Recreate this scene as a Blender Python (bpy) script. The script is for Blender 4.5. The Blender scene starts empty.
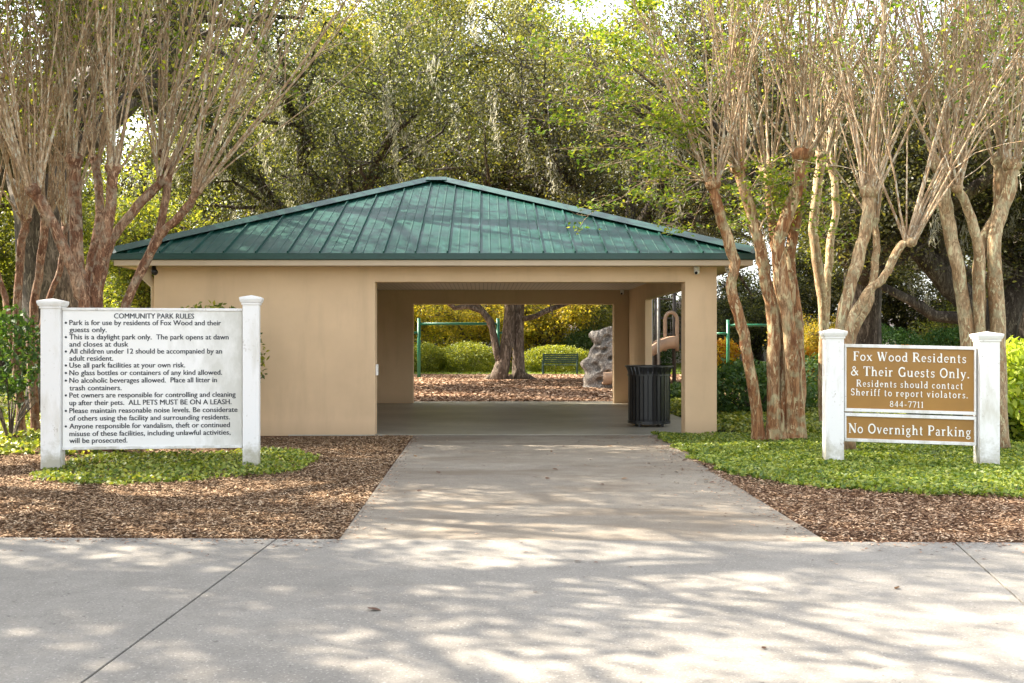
import bpy, bmesh, math, random
import numpy as np
from mathutils import Vector, Matrix
R = math.radians
random.seed(7)
RNG = np.random.default_rng(11)

# ------------------------------------------------------------------ camera, sky, sun, exposure
scene = bpy.context.scene
H = 1.4
F = 995.0
CX, CY = 483.5, 345.0
cam_d = bpy.data.cameras.new("camera")
cam = bpy.data.objects.new("camera", cam_d)
scene.collection.objects.link(cam)
scene.camera = cam
cam.location = (0, 0, H)
cam.rotation_euler = (R(90), 0, 0)
cam_d.sensor_width = 36
cam_d.lens = F / 1024 * 36
cam_d.shift_x = (512 - CX) / 1024
cam_d.shift_y = (CY - 341.5) / 1024
cam_d.clip_end = 2000
SUN_EL, SUN_AZ = 43.0, -68.0            # azimuth from +Y, clockwise
world = bpy.data.worlds.new("World")
scene.world = world
world.use_nodes = True
wn = world.node_tree
for n in list(wn.nodes): wn.nodes.remove(n)
sky = wn.nodes.new('ShaderNodeTexSky'); sky.sky_type = 'NISHITA'; sky.sun_disc = False
sky.sun_elevation = R(SUN_EL); sky.sun_rotation = R(SUN_AZ)
sky.air_density = 1.0; sky.dust_density = 2.5; sky.ozone_density = 1.0
bg = wn.nodes.new('ShaderNodeBackground'); bg.inputs[1].default_value = 0.13
wo = wn.nodes.new('ShaderNodeOutputWorld')
hsv = wn.nodes.new('ShaderNodeHueSaturation'); hsv.inputs['Saturation'].default_value = .34
wn.links.new(sky.outputs[0], hsv.inputs['Color']); wn.links.new(hsv.outputs[0], bg.inputs[0]); wn.links.new(bg.outputs[0], wo.inputs[0])
sun_d = bpy.data.lights.new("sun", 'SUN'); sun_d.energy = 4.0; sun_d.angle = R(0.55); sun_d.color = (1.0, 0.90, 0.75)
sun = bpy.data.objects.new("sun", sun_d); scene.collection.objects.link(sun)
sv = Vector((math.sin(R(SUN_AZ)) * math.cos(R(SUN_EL)), math.cos(R(SUN_AZ)) * math.cos(R(SUN_EL)), math.sin(R(SUN_EL))))
sun.rotation_euler = (-sv).to_track_quat('-Z', 'Y').to_euler()
vs = scene.view_settings
vs.view_transform = 'Standard'; vs.look = 'None'; vs.exposure = 2.56; vs.gamma = 1
vs.use_curve_mapping = False

def gp(px, py):                      # ground point under an image position
    Y = F * H / (py - CY)
    return (px - CX) * Y / F, Y
def at(px, py, Y):                   # point at depth Y
    return Vector(((px - CX) * Y / F, Y, H - (py - CY) * Y / F))

# ------------------------------------------------------------------ helpers
COL = scene.collection
def tag(o, label=None, cat=None, group=None, kind=None):
    if label: o['label'] = label
    if cat: o['category'] = cat
    if group: o['group'] = group
    if kind: o['kind'] = kind
    return o
def empty(name, loc, label, cat, group=None, rz=0):
    o = bpy.data.objects.new(name, None); COL.objects.link(o)
    o.location = loc; o.rotation_euler = (0, 0, rz); o.empty_display_size = .3
    return tag(o, label, cat, group)
def copy_tree(o, parent=None):
    c = o.copy(); COL.objects.link(c)
    if parent: c.parent = parent
    for ch in [x for x in bpy.data.objects if x.parent == o]: copy_tree(ch, c)
    return c

class MB:
    def __init__(s): s.v = []; s.f = []; s.n = 0
    def add(s, vs_, fs):
        b = s.n
        s.v.append(np.asarray(vs_, dtype=float).reshape(-1, 3)); s.n += len(s.v[-1])
        s.f.extend([tuple(i + b for i in f) for f in fs]); return s
    def box(s, a, b, M=None):
        x0, y0, z0 = a; x1, y1, z1 = b
        p = [(x0,y0,z0),(x1,y0,z0),(x1,y1,z0),(x0,y1,z0),(x0,y0,z1),(x1,y0,z1),(x1,y1,z1),(x0,y1,z1)]
        if M is not None: p = [tuple(M @ Vector(q)) for q in p]
        return s.add(p, [(0,3,2,1),(4,5,6,7),(0,1,5,4),(1,2,6,5),(2,3,7,6),(3,0,4,7)])
    def prism(s, poly, y0, y1, axes='xz'):
        n = len(poly)
        def P(a, b, d): return (a, d, b) if axes == 'xz' else ((d, a, b) if axes == 'yz' else (a, b, d))
        v = [P(a, b, y0) for a, b in poly] + [P(a, b, y1) for a, b in poly]
        f = [tuple(range(n)), tuple(range(2*n-1, n-1, -1))]
        for i in range(n):
            j = (i + 1) % n
            f.append((i, i + n, j + n, j))
        return s.add(v, f)
    def tube(s, pts, rad, seg=6, cap=True, wob=0, rng=None):
        pts = [Vector(p) for p in pts]
        n = len(pts)
        if not hasattr(rad, '__len__'): rad = [rad] * n
        V = []; up = None
        for i, p in enumerate(pts):
            t = (pts[min(i+1, n-1)] - pts[max(i-1, 0)]).normalized()
            if up is None:
                up = Vector((1, 0, 0)) if abs(t.x) < .8 else Vector((0, 1, 0))
            u = (up - t * up.dot(t)).normalized(); up = u
            w = t.cross(u)
            for k in range(seg):
                a = 2 * math.pi * k / seg
                r = rad[i]
                if wob: r *= 1 + wob * math.sin(a * 2 + i * .7 + s.n) + wob * .7 * math.sin(3 * a - i * 1.1)
                V.append(p + (u * math.cos(a) + w * math.sin(a)) * r)
        fs = []
        for i in range(n - 1):
            for k in range(seg):
                k2 = (k + 1) % seg
                fs.append((i*seg+k, i*seg+k2, (i+1)*seg+k2, (i+1)*seg+k))
        if cap:
            fs.append(tuple(range(seg-1, -1, -1))); fs.append(tuple((n-1)*seg + k for k in range(seg)))
        return s.add([tuple(q) for q in V], fs)
    def cyl(s, c, r, z0, z1, seg=24):
        return s.tube([(c[0], c[1], z0), (c[0], c[1], z1)], r, seg)
    def lathe(s, c, prof, seg=24):
        V = []
        for r, z in prof:
            for k in range(seg):
                a = 2*math.pi*k/seg; V.append((c[0]+r*math.cos(a), c[1]+r*math.sin(a), c[2]+z))
        fs = []
        for i in range(len(prof)-1):
            for k in range(seg):
                k2 = (k+1) % seg
                fs.append((i*seg+k, i*seg+k2, (i+1)*seg+k2, (i+1)*seg+k))
        return s.add(V, fs)
    def ell(s, c, r, seg=14, rings=8):
        prof = []
        V = []
        for i in range(rings+1):
            th = math.pi * i / rings
            for k in range(seg):
                a = 2*math.pi*k/seg
                V.append((c[0]+r[0]*math.sin(th)*math.cos(a), c[1]+r[1]*math.sin(th)*math.sin(a), c[2]-r[2]*math.cos(th)))
        fs = [(i*seg+k, i*seg+(k+1)%seg, (i+1)*seg+(k+1)%seg, (i+1)*seg+k) for i in range(rings) for k in range(seg)]
        return s.add(V, fs)
    def mesh(s, name, smooth=False):
        me = bpy.data.meshes.new(name)
        V = np.concatenate(s.v) if s.v else np.zeros((0, 3))
        me.from_pydata(V.tolist(), [], s.f)
        if smooth: me.polygons.foreach_set('use_smooth', [True]*len(me.polygons))
        me.update(); return me
    def build(s, name, m, parent=None, smooth=False, bevel=0):
        me = s.mesh(name, smooth); me.materials.append(m)
        o = bpy.data.objects.new(name, me); COL.objects.link(o)
        if parent: o.parent = parent
        if bevel:
            b = o.modifiers.new('bevel', 'BEVEL'); b.width = bevel; b.segments = 2; b.limit_method = 'ANGLE'
        return o

def rand_unit(n, rng):
    v = rng.normal(size=(n, 3)); return v / np.linalg.norm(v, axis=1, keepdims=True)
def leaf_mesh(name, C, size, mat, rng, up=0.0, aspect=.5, hang=None, jitter=.35, axis=None):
    """many small folded leaves; C (n,3) centres"""
    n = len(C)
    a = rand_unit(n, rng)
    if axis is not None: a = axis + rng.normal(scale=.35, size=(n,3))
    if hang: a = a * (1 - hang) + np.array([0, 0, -1]) * hang
    nrm = rand_unit(n, rng)
    if up: nrm = nrm * (1 - up) + np.array([0, 0, 1.0]) * up
    a = a - nrm * (np.sum(a * nrm, 1) / np.maximum(np.sum(nrm*nrm, 1), 1e-6))[:, None]
    a /= np.maximum(np.linalg.norm(a, axis=1, keepdims=True), 1e-6)
    nrm /= np.linalg.norm(nrm, axis=1, keepdims=True)
    b = np.cross(nrm, a)
    s = size * (1 + rng.uniform(-jitter, jitter, size=n))[:, None]
    w = s * aspect
    P = np.empty((n, 4, 3))
    P[:, 0] = C - a * s * .5
    P[:, 1] = C + b * w * .5 + nrm * s * .06
    P[:, 2] = C + a * s * .5
    P[:, 3] = C - b * w * .5 + nrm * s * .06
    me = bpy.data.meshes.new(name)
    me.vertices.add(4 * n); me.vertices.foreach_set('co', P.reshape(-1))
    me.loops.add(4 * n); me.loops.foreach_set('vertex_index', np.arange(4*n, dtype=np.int32))
    me.polygons.add(n)
    me.polygons.foreach_set('loop_start', np.arange(0, 4*n, 4, dtype=np.int32))
    at_ = me.attributes.new('rnd', 'FLOAT', 'FACE')
    at_.data.foreach_set('value', rng.uniform(0, 1, n).astype(np.float32))
    me.update(calc_edges=True)
    me.materials.append(mat)
    return me
def mesh_obj(name, me, parent=None, loc=None):
    o = bpy.data.objects.new(name, me); COL.objects.link(o)
    if parent: o.parent = parent
    if loc: o.location = loc
    return o

# ------------------------------------------------------------------ materials
class NT:
    def __init__(s, name):
        s.m = bpy.data.materials.new(name); s.m.use_nodes = True
        s.t = s.m.node_tree; s.p = s.t.nodes['Principled BSDF']; s.out = s.t.nodes['Material Output']
        s.co = None
    def n(s, t, **k):
        nd = s.t.nodes.new(t)
        for a, b in k.items(): setattr(nd, a, b)
        return nd
    def l(s, a, b): s.t.links.new(a, b)
    def coord(s):
        if s.co is None: s.co = s.n('ShaderNodeNewGeometry').outputs['Position']
        return s.co
    def objco(s):
        return s.n('ShaderNodeTexCoord').outputs['Object']
    def noise(s, scale, detail=4, rough=.55, co=None, stretch=None, dist=0):
        c = co or s.coord()
        if stretch:
            mp = s.n('ShaderNodeMapping'); mp.inputs['Scale'].default_value = stretch; s.l(c, mp.inputs[0]); c = mp.outputs[0]
        nd = s.n('ShaderNodeTexNoise'); nd.inputs['Scale'].default_value = scale
        nd.inputs['Detail'].default_value = detail; nd.inputs['Roughness'].default_value = rough
        nd.inputs['Distortion'].default_value = dist
        s.l(c, nd.inputs['Vector']); return nd.outputs['Fac']
    def ramp(s, fac, stops, interp='LINEAR'):
        r = s.n('ShaderNodeValToRGB'); r.color_ramp.interpolation = interp
        el = r.color_ramp.elements
        while len(el) < len(stops): el.new(.5)
        for e, (p, c) in zip(el, stops):
            e.position = p; e.color = (*c, 1) if len(c) == 3 else c
        s.l(fac, r.inputs[0]); return r.outputs[0]
    def mix(s, fac, a, b, mode='MIX'):
        m = s.n('ShaderNodeMix', data_type='RGBA', blend_type=mode)
        for i, x in ((0, fac), (6, a), (7, b)):
            if isinstance(x, (int, float)): m.inputs[i].default_value = x
            elif isinstance(x, tuple): m.inputs[i].default_value = (*x, 1)
            else: s.l(x, m.inputs[i])
        return m.outputs[2]
    def math(s, op, a, b=0):
        m = s.n('ShaderNodeMath', operation=op)
        for i, x in ((0, a), (1, b)):
            if isinstance(x, (int, float)): m.inputs[i].default_value = x
            else: s.l(x, m.inputs[i])
        return m.outputs[0]
    def bump(s, h, strength=.3, dist=.01):
        b = s.n('ShaderNodeBump'); b.inputs['Strength'].default_value = strength; b.inputs['Distance'].default_value = dist
        s.l(h, b.inputs['Height']); s.l(b.outputs[0], s.p.inputs['Normal'])
    def base(s, c):
        if isinstance(c, tuple): s.p.inputs['Base Color'].default_value = (*c, 1)
        else: s.l(c, s.p.inputs['Base Color'])
    def fin(s, rough=.7, metal=0, spec=None):
        s.p.inputs['Roughness'].default_value = rough; s.p.inputs['Metallic'].default_value = metal
        if spec is not None: s.p.inputs['Specular IOR Level'].default_value = spec
        return s.m

def M_leaf(name, cols, trans=.4, tcol=None, rough=.5, objvar=.25, spec=.3):
    t = NT(name)
    a = t.n('ShaderNodeAttribute', attribute_name='rnd').outputs['Fac']
    k = len(cols)
    c = t.ramp(a, [(i / max(k - 1, 1), cc) for i, cc in enumerate(cols)])
    oi = t.n('ShaderNodeObjectInfo').outputs['Random']
    big = t.noise(.45, 2)
    v = t.math('ADD', t.math('MULTIPLY', oi, objvar), t.math('MULTIPLY', big, .5))
    hs = t.n('ShaderNodeHueSaturation')
    t.l(t.math('ADD', v, .62), hs.inputs['Value']); t.l(c, hs.inputs['Color'])
    t.l(t.math('ADD', t.math('MULTIPLY', oi, .03), .485), hs.inputs['Hue'])
    t.l(hs.outputs[0], t.p.inputs['Base Color'])
    tr = t.n('ShaderNodeBsdfTranslucent')
    tc = t.mix(1.0, hs.outputs[0], tcol or (2.3, 2.1, .7), 'MULTIPLY')
    t.l(tc, tr.inputs[0])
    ms = t.n('ShaderNodeMixShader'); ms.inputs[0].default_value = trans
    t.l(t.p.outputs[0], ms.inputs[1]); t.l(tr.outputs[0], ms.inputs[2]); t.l(ms.outputs[0], t.out.inputs[0])
    return t.fin(rough, spec=spec)
M = {}
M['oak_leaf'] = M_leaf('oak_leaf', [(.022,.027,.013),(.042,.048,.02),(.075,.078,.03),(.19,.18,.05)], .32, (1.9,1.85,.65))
M['gold_leaf'] = M_leaf('gold_leaf', [(.18,.21,.03),(.32,.31,.04),(.50,.42,.05),(.60,.46,.06)], .5, (1.6,1.5,.6))
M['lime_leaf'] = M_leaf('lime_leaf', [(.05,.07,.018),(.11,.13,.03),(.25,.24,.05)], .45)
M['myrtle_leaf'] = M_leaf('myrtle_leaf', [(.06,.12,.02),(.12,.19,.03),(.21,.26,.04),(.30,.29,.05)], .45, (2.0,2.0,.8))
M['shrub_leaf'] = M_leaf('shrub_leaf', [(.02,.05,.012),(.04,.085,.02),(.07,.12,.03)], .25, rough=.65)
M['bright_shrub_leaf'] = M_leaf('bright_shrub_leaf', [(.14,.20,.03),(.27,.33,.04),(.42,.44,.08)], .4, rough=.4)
M['hedge_leaf'] = M_leaf('hedge_leaf', [(.08,.11,.015),(.16,.18,.02),(.29,.29,.04)], .3)
M['ivy_leaf'] = M_leaf('ivy_leaf', [(.06,.11,.02),(.14,.20,.03),(.25,.30,.05),(.40,.42,.11)], .25, rough=.4, objvar=0)
M['grass_blade'] = M_leaf('grass_blade', [(.07,.12,.02),(.13,.18,.03),(.22,.24,.05)], .3, objvar=0)
M['croton_leaf'] = M_leaf('croton_leaf', [(.55,.36,.02),(.6,.42,.03),(.45,.12,.02)], .4, (1.4,1.3,.8))
M['moss'] = M_leaf('moss', [(.22,.21,.16),(.33,.32,.25),(.45,.43,.35)], .35, (1.3,1.25,1.0))
M['chip'] = M_leaf('chip', [(.05,.024,.014),(.17,.09,.05),(.32,.185,.11),(.47,.30,.19),(.62,.46,.33)], 0, rough=.8, objvar=0, spec=.15)
M['dead_leaf'] = M_leaf('dead_leaf', [(.05,.02,.01),(.11,.05,.02),(.2,.10,.035)], .05, objvar=.3)

def m_bark(name, c1, c2, c3, sc=4, stretch=(1,1,.25), lich=None):
    t = NT(name)
    co = t.coord()
    a = t.noise(sc, 5, .65, stretch=stretch, dist=.6)
    c = t.ramp(a, [(.34, c1), (.5, c2), (.62, c3)])
    b = t.noise(sc*5, 4, .7, stretch=stretch, dist=1)
    c = t.mix(t.ramp(b, [(.42,(0,0,0)),(.56,(.75,.75,.75))]), c, tuple(x*.5 for x in c1))
    e_ = t.noise(sc*14, 3, .6, stretch=(stretch[0], stretch[1], stretch[2]*.5))
    c = t.mix(t.ramp(e_, [(.38,(.6,.6,.6)),(.5,(0,0,0))]), c, tuple(x*.6 for x in c2))
    d_ = t.noise(sc*3, 4, .7, stretch=stretch, dist=1.5)
    c = t.mix(t.ramp(d_, [(.56,(0,0,0)),(.6,(.7,.7,.7))]), c, tuple(min(x*1.35,.6) for x in c3))
    if lich:
        e = t.noise(sc*1.6, 4, .6)
        c = t.mix(t.ramp(e, [(.5,(0,0,0)),(.64,(.5,.5,.5))]), c, lich)
    t.base(c); t.bump(t.math('ADD', t.math('MULTIPLY', a, .5), b), .45, .012)
    return t.fin(.85, spec=.2)
M['oak_bark'] = m_bark('oak_bark', (.05,.038,.028), (.11,.085,.065), (.19,.155,.12), 3)
M['pale_oak_bark'] = m_bark('pale_oak_bark', (.08,.058,.042), (.16,.12,.09), (.26,.205,.16), 2.2)
M['dark_oak_bark'] = m_bark('dark_oak_bark', (.03,.022,.018), (.065,.05,.04), (.12,.1,.08), 3)
M['myrtle_bark'] = m_bark('myrtle_bark', (.13,.055,.03), (.25,.125,.07), (.37,.24,.15), 5, (1,1,.3), (.36,.32,.23))
M['red_bark'] = m_bark('red_bark', (.21,.08,.035), (.36,.18,.08), (.50,.36,.21), 4, (1,1,.22), (.37,.38,.22))
M['tan_bark'] = m_bark('tan_bark', (.27,.155,.075), (.42,.28,.155), (.55,.42,.26), 5, (1,1,.3), (.33,.32,.2))
M['shoot'] = m_bark('shoot', (.32,.20,.115), (.50,.35,.215), (.66,.52,.36), 6, (1,1,.3))

def m_concrete(name, c1, c2, speck=.5, stain=None, crack=0):
    t = NT(name)
    big = t.noise(.55, 4, .6); mid = t.noise(5, 5, .65); fine = t.noise(95, 3, .7)
    c = t.ramp(big, [(.3, c1), (.7, c2)])
    c = t.mix(t.ramp(mid, [(.4,(0,0,0)),(.72,(.35,.35,.35))]), c, tuple(x*.62 for x in c1))
    c = t.mix(t.ramp(fine, [(.36,(speck,)*3),(.46,(0,0,0))]), c, tuple(x*.5 for x in c1))
    sp = t.noise(60, 2, .5)
    c = t.mix(t.ramp(sp, [(.6,(0,0,0)),(.68,(speck,)*3)]), c, (.46,.43,.39))
    pt = t.noise(1.7, 5, .7, dist=.5)
    c = t.mix(t.ramp(pt, [(.55,(0,0,0)),(.75,(.45,.45,.45))]), c, tuple(x*.68 for x in c1))
    pit = t.noise(22, 3, .7)
    c = t.mix(t.ramp(pit, [(.66,(0,0,0)),(.71,(.7,.7,.7))]), c, tuple(x*.45 for x in c1))
    wv = t.n('ShaderNodeMix', data_type='RGBA'); wv.inputs[0].default_value = .12
    nz = t.n('ShaderNodeTexNoise'); nz.inputs['Scale'].default_value = 2.5; nz.inputs['Detail'].default_value = 6; t.l(t.coord(), nz.inputs['Vector'])
    t.l(t.coord(), wv.inputs[6]); t.l(nz.outputs['Color'], wv.inputs[7])
    vo = t.n('ShaderNodeTexVoronoi', feature='DISTANCE_TO_EDGE'); vo.inputs['Scale'].default_value = .33; t.l(wv.outputs[2], vo.inputs['Vector'])
    ck = t.math('MULTIPLY', t.ramp(vo.outputs['Distance'], [(.0,(1,1,1)),(.004,(0,0,0))]), t.ramp(big, [(.5,(0,0,0)),(.56,(.8,.8,.8))]))
    c = t.mix(t.math('MULTIPLY', ck, crack), c, (.07,.06,.05))
    if stain:
        st = t.noise(1.1, 5, .65, stretch=(.5,1.3,1), dist=.8)
        c = t.mix(t.ramp(st, [(.46,(0,0,0)),(.66,(.75,.75,.75))]), c, stain)
    t.base(c); t.bump(t.math('ADD', fine, t.math('MULTIPLY', mid, .5)), .35, .004)
    return t.fin(.85, spec=.25)
M['road'] = m_concrete('road_concrete', (.20,.184,.160), (.268,.248,.218), .45)
M['drive'] = m_concrete('drive_concrete', (.20,.170,.135), (.285,.25,.20), .4, (.15,.115,.08))
def m_floor():
    t = NT('floor_concrete')
    big = t.noise(.9, 4, .6, stretch=(.6,1,1)); mid = t.noise(6, 4, .6)
    c = t.ramp(big, [(.3,(.22,.205,.165)),(.55,(.33,.31,.25)),(.75,(.42,.39,.32))])
    c = t.mix(t.ramp(mid, [(.45,(0,0,0)),(.75,(.4,.4,.4))]), c, (.19,.17,.12))
    t.base(c); t.bump(mid, .1, .004); return t.fin(.38, spec=.5)
M['floor'] = m_floor()
def m_stucco(name, c, v=.12):
    t = NT(name)
    b = t.noise(1.2, 4, .6); f = t.noise(120, 3, .6); st = t.noise(2.5, 4, .6, stretch=(1.5,1.5,.25))
    cc = t.mix(t.ramp(b, [(.3,(0,0,0)),(.75,(.6,.6,.6))]), c, tuple(x*(1-v*2) for x in c))
    cc = t.mix(t.ramp(st, [(.55,(0,0,0)),(.8,(.55,.55,.55))]), cc, tuple(x*.74 for x in c))
    # splash-back dirt low on the wall
    z = t.n('ShaderNodeSeparateXYZ'); t.l(t.coord(), z.inputs[0])
    dirt = t.math('MULTIPLY', t.ramp(t.math('ADD', z.outputs[2], t.math('MULTIPLY', b, .25)), [(.1,(.55,)*3),(.36,(0,0,0))]), 1)
    cc = t.mix(dirt, cc, tuple(x*.6 for x in c))
    t.base(cc); t.bump(f, .25, .004); return t.fin(.9, spec=.2)
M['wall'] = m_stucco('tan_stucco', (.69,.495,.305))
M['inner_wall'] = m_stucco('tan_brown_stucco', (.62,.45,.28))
M['cream'] = m_stucco('cream_fascia', (.52,.41,.285), .05)
def m_ceiling():
    t = NT('beadboard')
    sx = t.n('ShaderNodeSeparateXYZ'); t.l(t.coord(), sx.inputs[0])
    fr = t.math('FRACT', t.math('MULTIPLY', sx.outputs[0], 11))
    t.base(t.ramp(fr, [(.0,(.25,.22,.18)),(.1,(.62,.56,.46)),(.9,(.62,.56,.46)),(1,(.25,.22,.18))]))
    return t.fin(.6)
M['ceiling'] = m_ceiling()
def m_roof():
    t = NT('green_metal')
    st = t.noise(9, 4, .65, stretch=(1,.12,.12)); b = t.noise(1.6, 4, .6)
    c = t.ramp(b, [(.3,(.0045,.042,.031)),(.7,(.006,.050,.037))])
    c = t.mix(t.ramp(st, [(.56,(0,0,0)),(.72,(.5,.5,.5))]), c, (.03,.115,.095))
    st2 = t.noise(14, 3, .6, stretch=(1,.1,.1))
    c = t.mix(t.ramp(st2, [(.3,(.5,.5,.5)),(.42,(0,0,0))]), c, (.008,.07,.055))
    t.base(c); t.l(t.ramp(b, [(.3,(.42,)*3),(.7,(.6,)*3)]), t.p.inputs['Roughness']); t.p.inputs['Specular IOR Level'].default_value = .18
    return t.m
M['roof'] = m_roof()
def m_plain(name, c, rough=.5, metal=0, v=.25, sc=6, spec=None):
    t = NT(name); b = t.noise(sc, 4, .6)
    t.base(t.mix(t.ramp(b, [(.35,(0,0,0)),(.75,(1,1,1))]), c, tuple(x*(1-v) for x in c)))
    return t.fin(rough, metal, spec)
M['roof_trim'] = m_plain('dark_green_trim', (.006,.048,.035), .4)
M['black_metal'] = m_plain('black_metal', (.012,.0125,.013), .3, 0, .3, 9)
M['liner'] = m_plain('black_liner', (.01,.01,.011), .5)
M['green_metal'] = m_plain('painted_green_metal', (.02,.17,.09), .4)
M['bench_green'] = m_plain('bench_green', (.02,.055,.04), .5)
M['bronze'] = m_plain('dark_post', (.06,.05,.042), .5)
M['grey_post'] = m_plain('grey_post', (.20,.19,.17), .45)
M['teal'] = m_plain('teal_plastic', (.03,.24,.25), .4)
M['tan_plastic'] = m_plain('tan_plastic', (.36,.235,.15), .5, v=.35, sc=3)
M['rock_plastic'] = m_bark('rock_plastic', (.18,.155,.13), (.30,.265,.23), (.42,.38,.33), 3, (1,1,1))
M['chain'] = m_plain('steel_chain', (.3,.3,.3), .4, .8)
M['lens'] = m_plain('dark_lens', (.01,.01,.012), .15)
M['white_plastic'] = m_plain('white_plastic', (.75,.74,.70), .4, v=.08)
M['house_wall'] = m_plain('house_wall', (.62,.56,.48), .8, v=.1)
M['house_roof'] = m_plain('house_roof', (.33,.25,.21), .8)
M['house_glass'] = m_plain('window_glass', (.05,.07,.09), .1)
def m_white(name, grime):
    t = NT(name)
    b = t.noise(3, 5, .65, stretch=(1.3,1.3,.35)); f = t.noise(22, 3, .6)
    c = t.mix(t.ramp(b, [(.5,(0,0,0)),(.78,(grime,)*3)]), (.78,.77,.75), (.42,.38,.27))
    c = t.mix(t.ramp(f, [(.62,(0,0,0)),(.75,(grime*.8,)*3)]), c, (.5,.47,.40))
    z = t.n('ShaderNodeSeparateXYZ'); t.l(t.coord(), z.inputs[0])
    dr = t.ramp(t.math('ADD', z.outputs[2], t.math('MULTIPLY', t.math('SUBTRACT', t.noise(6,4,.7), .5), .8)), [(.06,(.75,.75,.75)),(.32,(0,0,0))])
    c = t.mix(dr, c, (.30,.27,.17))
    pe = t.noise(9, 5, .75, stretch=(1.2,1.2,.6))
    c = t.mix(t.ramp(pe, [(.63,(0,0,0)),(.66,(grime,)*3)]), c, (.40,.35,.30))
    t.base(c); t.bump(f, .08, .004); return t.fin(.55)
M['white_paint'] = m_white('white_paint', .35)
M['weathered_white'] = m_white('weathered_white', .6)
M['old_white'] = m_white('peeling_white', .95)
def m_board():
    # white sign face with grey mildew creeping in from the right edge
    t = NT('sign_face'); co = t.objco()
    b = t.noise(2.2, 5, .7, co=co, stretch=(1.5,1,.7)); s = t.n('ShaderNodeSeparateXYZ'); t.l(co, s.inputs[0])
    w = t.ramp(t.math('ADD', t.math('MULTIPLY', s.outputs[0], .5), t.math('MULTIPLY', t.math('SUBTRACT', b, .5), 1.1)), [(.68,(0,0,0)),(1,(.6,.6,.6))])
    t.base(t.mix(w, (.82,.81,.78), (.44,.43,.36))); return t.fin(.4)
M['board'] = m_board()
M['brown_board'] = m_plain('brown_sign_face', (.33,.165,.03), .55, v=.18, sc=3)
M['letter_dark'] = m_plain('dark_letters', (.03,.035,.045), .5, v=.1)
M['letter_white'] = m_plain('white_letters', (.85,.83,.76), .5, v=.1)
def m_mulch(name, cs):
    t = NT(name)
    a = t.noise(38, 5, .7); b = t.noise(1.2, 3, .6)
    c = t.ramp(a, [(.3, cs[0]), (.48, cs[1]), (.62, cs[2]), (.75, cs[3])])
    c = t.mix(t.ramp(b, [(.4,(0,0,0)),(.7,(.4,.4,.4))]), c, cs[1])
    t.base(c); t.bump(a, .8, .02); return t.fin(.95, spec=.1)
M['mulch'] = m_mulch('mulch', [(.03,.015,.01),(.10,.052,.032),(.20,.115,.07),(.33,.22,.14)])
M['far_mulch'] = m_mulch('far_mulch', [(.13,.08,.055),(.26,.17,.12),(.40,.29,.22),(.52,.41,.32)])
def m_grass():
    t = NT('lawn')
    a = t.noise(30, 5, .7); b = t.noise(.35, 4, .6)
    c = t.ramp(a, [(.3,(.04,.06,.015)),(.5,(.10,.14,.03)),(.7,(.19,.22,.05))])
    c = t.mix(t.ramp(b, [(.45,(0,0,0)),(.65,(.7,.7,.7))]), c, (.12,.085,.045))
    t.base(c); t.bump(a, .7, .03); return t.fin(.95, spec=.1)
M['lawn'] = m_grass()
M['soil'] = m_mulch('ivy_soil', [(.015,.018,.008),(.04,.045,.02),(.07,.07,.03),(.11,.10,.05)])

# ------------------------------------------------------------------ ground, road, driveway
def sheet(name, poly, z, m, label=None):
    mb = MB(); mb.add([(x, y, z) for x, y in poly], [tuple(range(len(poly)))])
    o = mb.build(name, m); return tag(o, label, kind='structure')
sheet('ground', [(-400,-60),(400,-60),(400,700),(-400,700)], 0, M['lawn'], 'shaded lawn and bare earth around the park pavilion')
def edgeY(x): return 7.06 - .026 * x          # back edge of the road
sheet('mulch_bed', [(-14, edgeY(-14)+.0),(-1.0, edgeY(-1)),(-1.0, 15.4),(-6,15.4),(-14,13)], .004, M['mulch'], 'brown mulch bed between road and pavilion wall, left of the driveway')
sheet('mulch_bed', [(2.45, edgeY(2.45)),(14, edgeY(14)),(14, 12),(2.45, 12)], .004, M['mulch'], 'brown mulch strip along the road, right of the driveway')
sheet('playground_mulch', [(-14,23.9),(13,23.9),(16,47),(-14,47)], .005, M['far_mulch'], 'pale mulch playground surface behind the pavilion')
mb = MB()                                       # ivy soil, right
sheet('ivy_bed', [(2.62,15.5),(2.6,11.2),(2.75,9.9),(4.0,9.25),(6,8.9),(14,8.6),(14,23),(4.0,23),(3.65,15.5)], .009, M['soil'], 'dark soil under the ivy right of the driveway')
sheet('ivy_bed', [(-14,12.1),(-5.3,12.3),(-4.2,12.8),(-4.6,15),(-6.2,16),(-14,26)], .009, M['soil'], 'dark soil under the ivy at the left edge')
# road apron and driveway as thin slabs, the joints are real grooves
def slab(mb, poly, z): mb.prism(poly, -.05, z, 'xy')
road = MB(); g = .006
jl = lambda y: -1.475 - (7.04 - y) * .0565      # left joint x at depth y
jr = lambda y: 3.26 - (6.83 - y) * .25
segs = [(-60, jl, 'l'), (jl, jr, 'm'), (jr, 60, 'r')]
for a, b, k in segs:
    ya = lambda f_, y: f_(y) if callable(f_) else f_
    x0n, x1n = ya(a, -8), ya(b, -8); x0f, x1f = ya(a, 7), ya(b, 7)
    if callable(a): x0n += g; x0f += g
    if callable(b): x1n -= g; x1f -= g
    slab(road, [(x0n,-8),(x1n,-8),(x1f, edgeY(x1f)),(x0f, edgeY(x0f))], .018)
tag(road.build('road', M['road'], bevel=.004), 'pale speckled concrete road apron in the foreground', kind='structure')
sheet('joint_filler', [(-60,-8),(60,-8),(60,7.0),(-60,7.0)], .003, M['liner'], 'dark filler in the joints of the concrete')
dr = MB()
ys = [edgeY(0)+.012, 11.38, 15.28]
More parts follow.
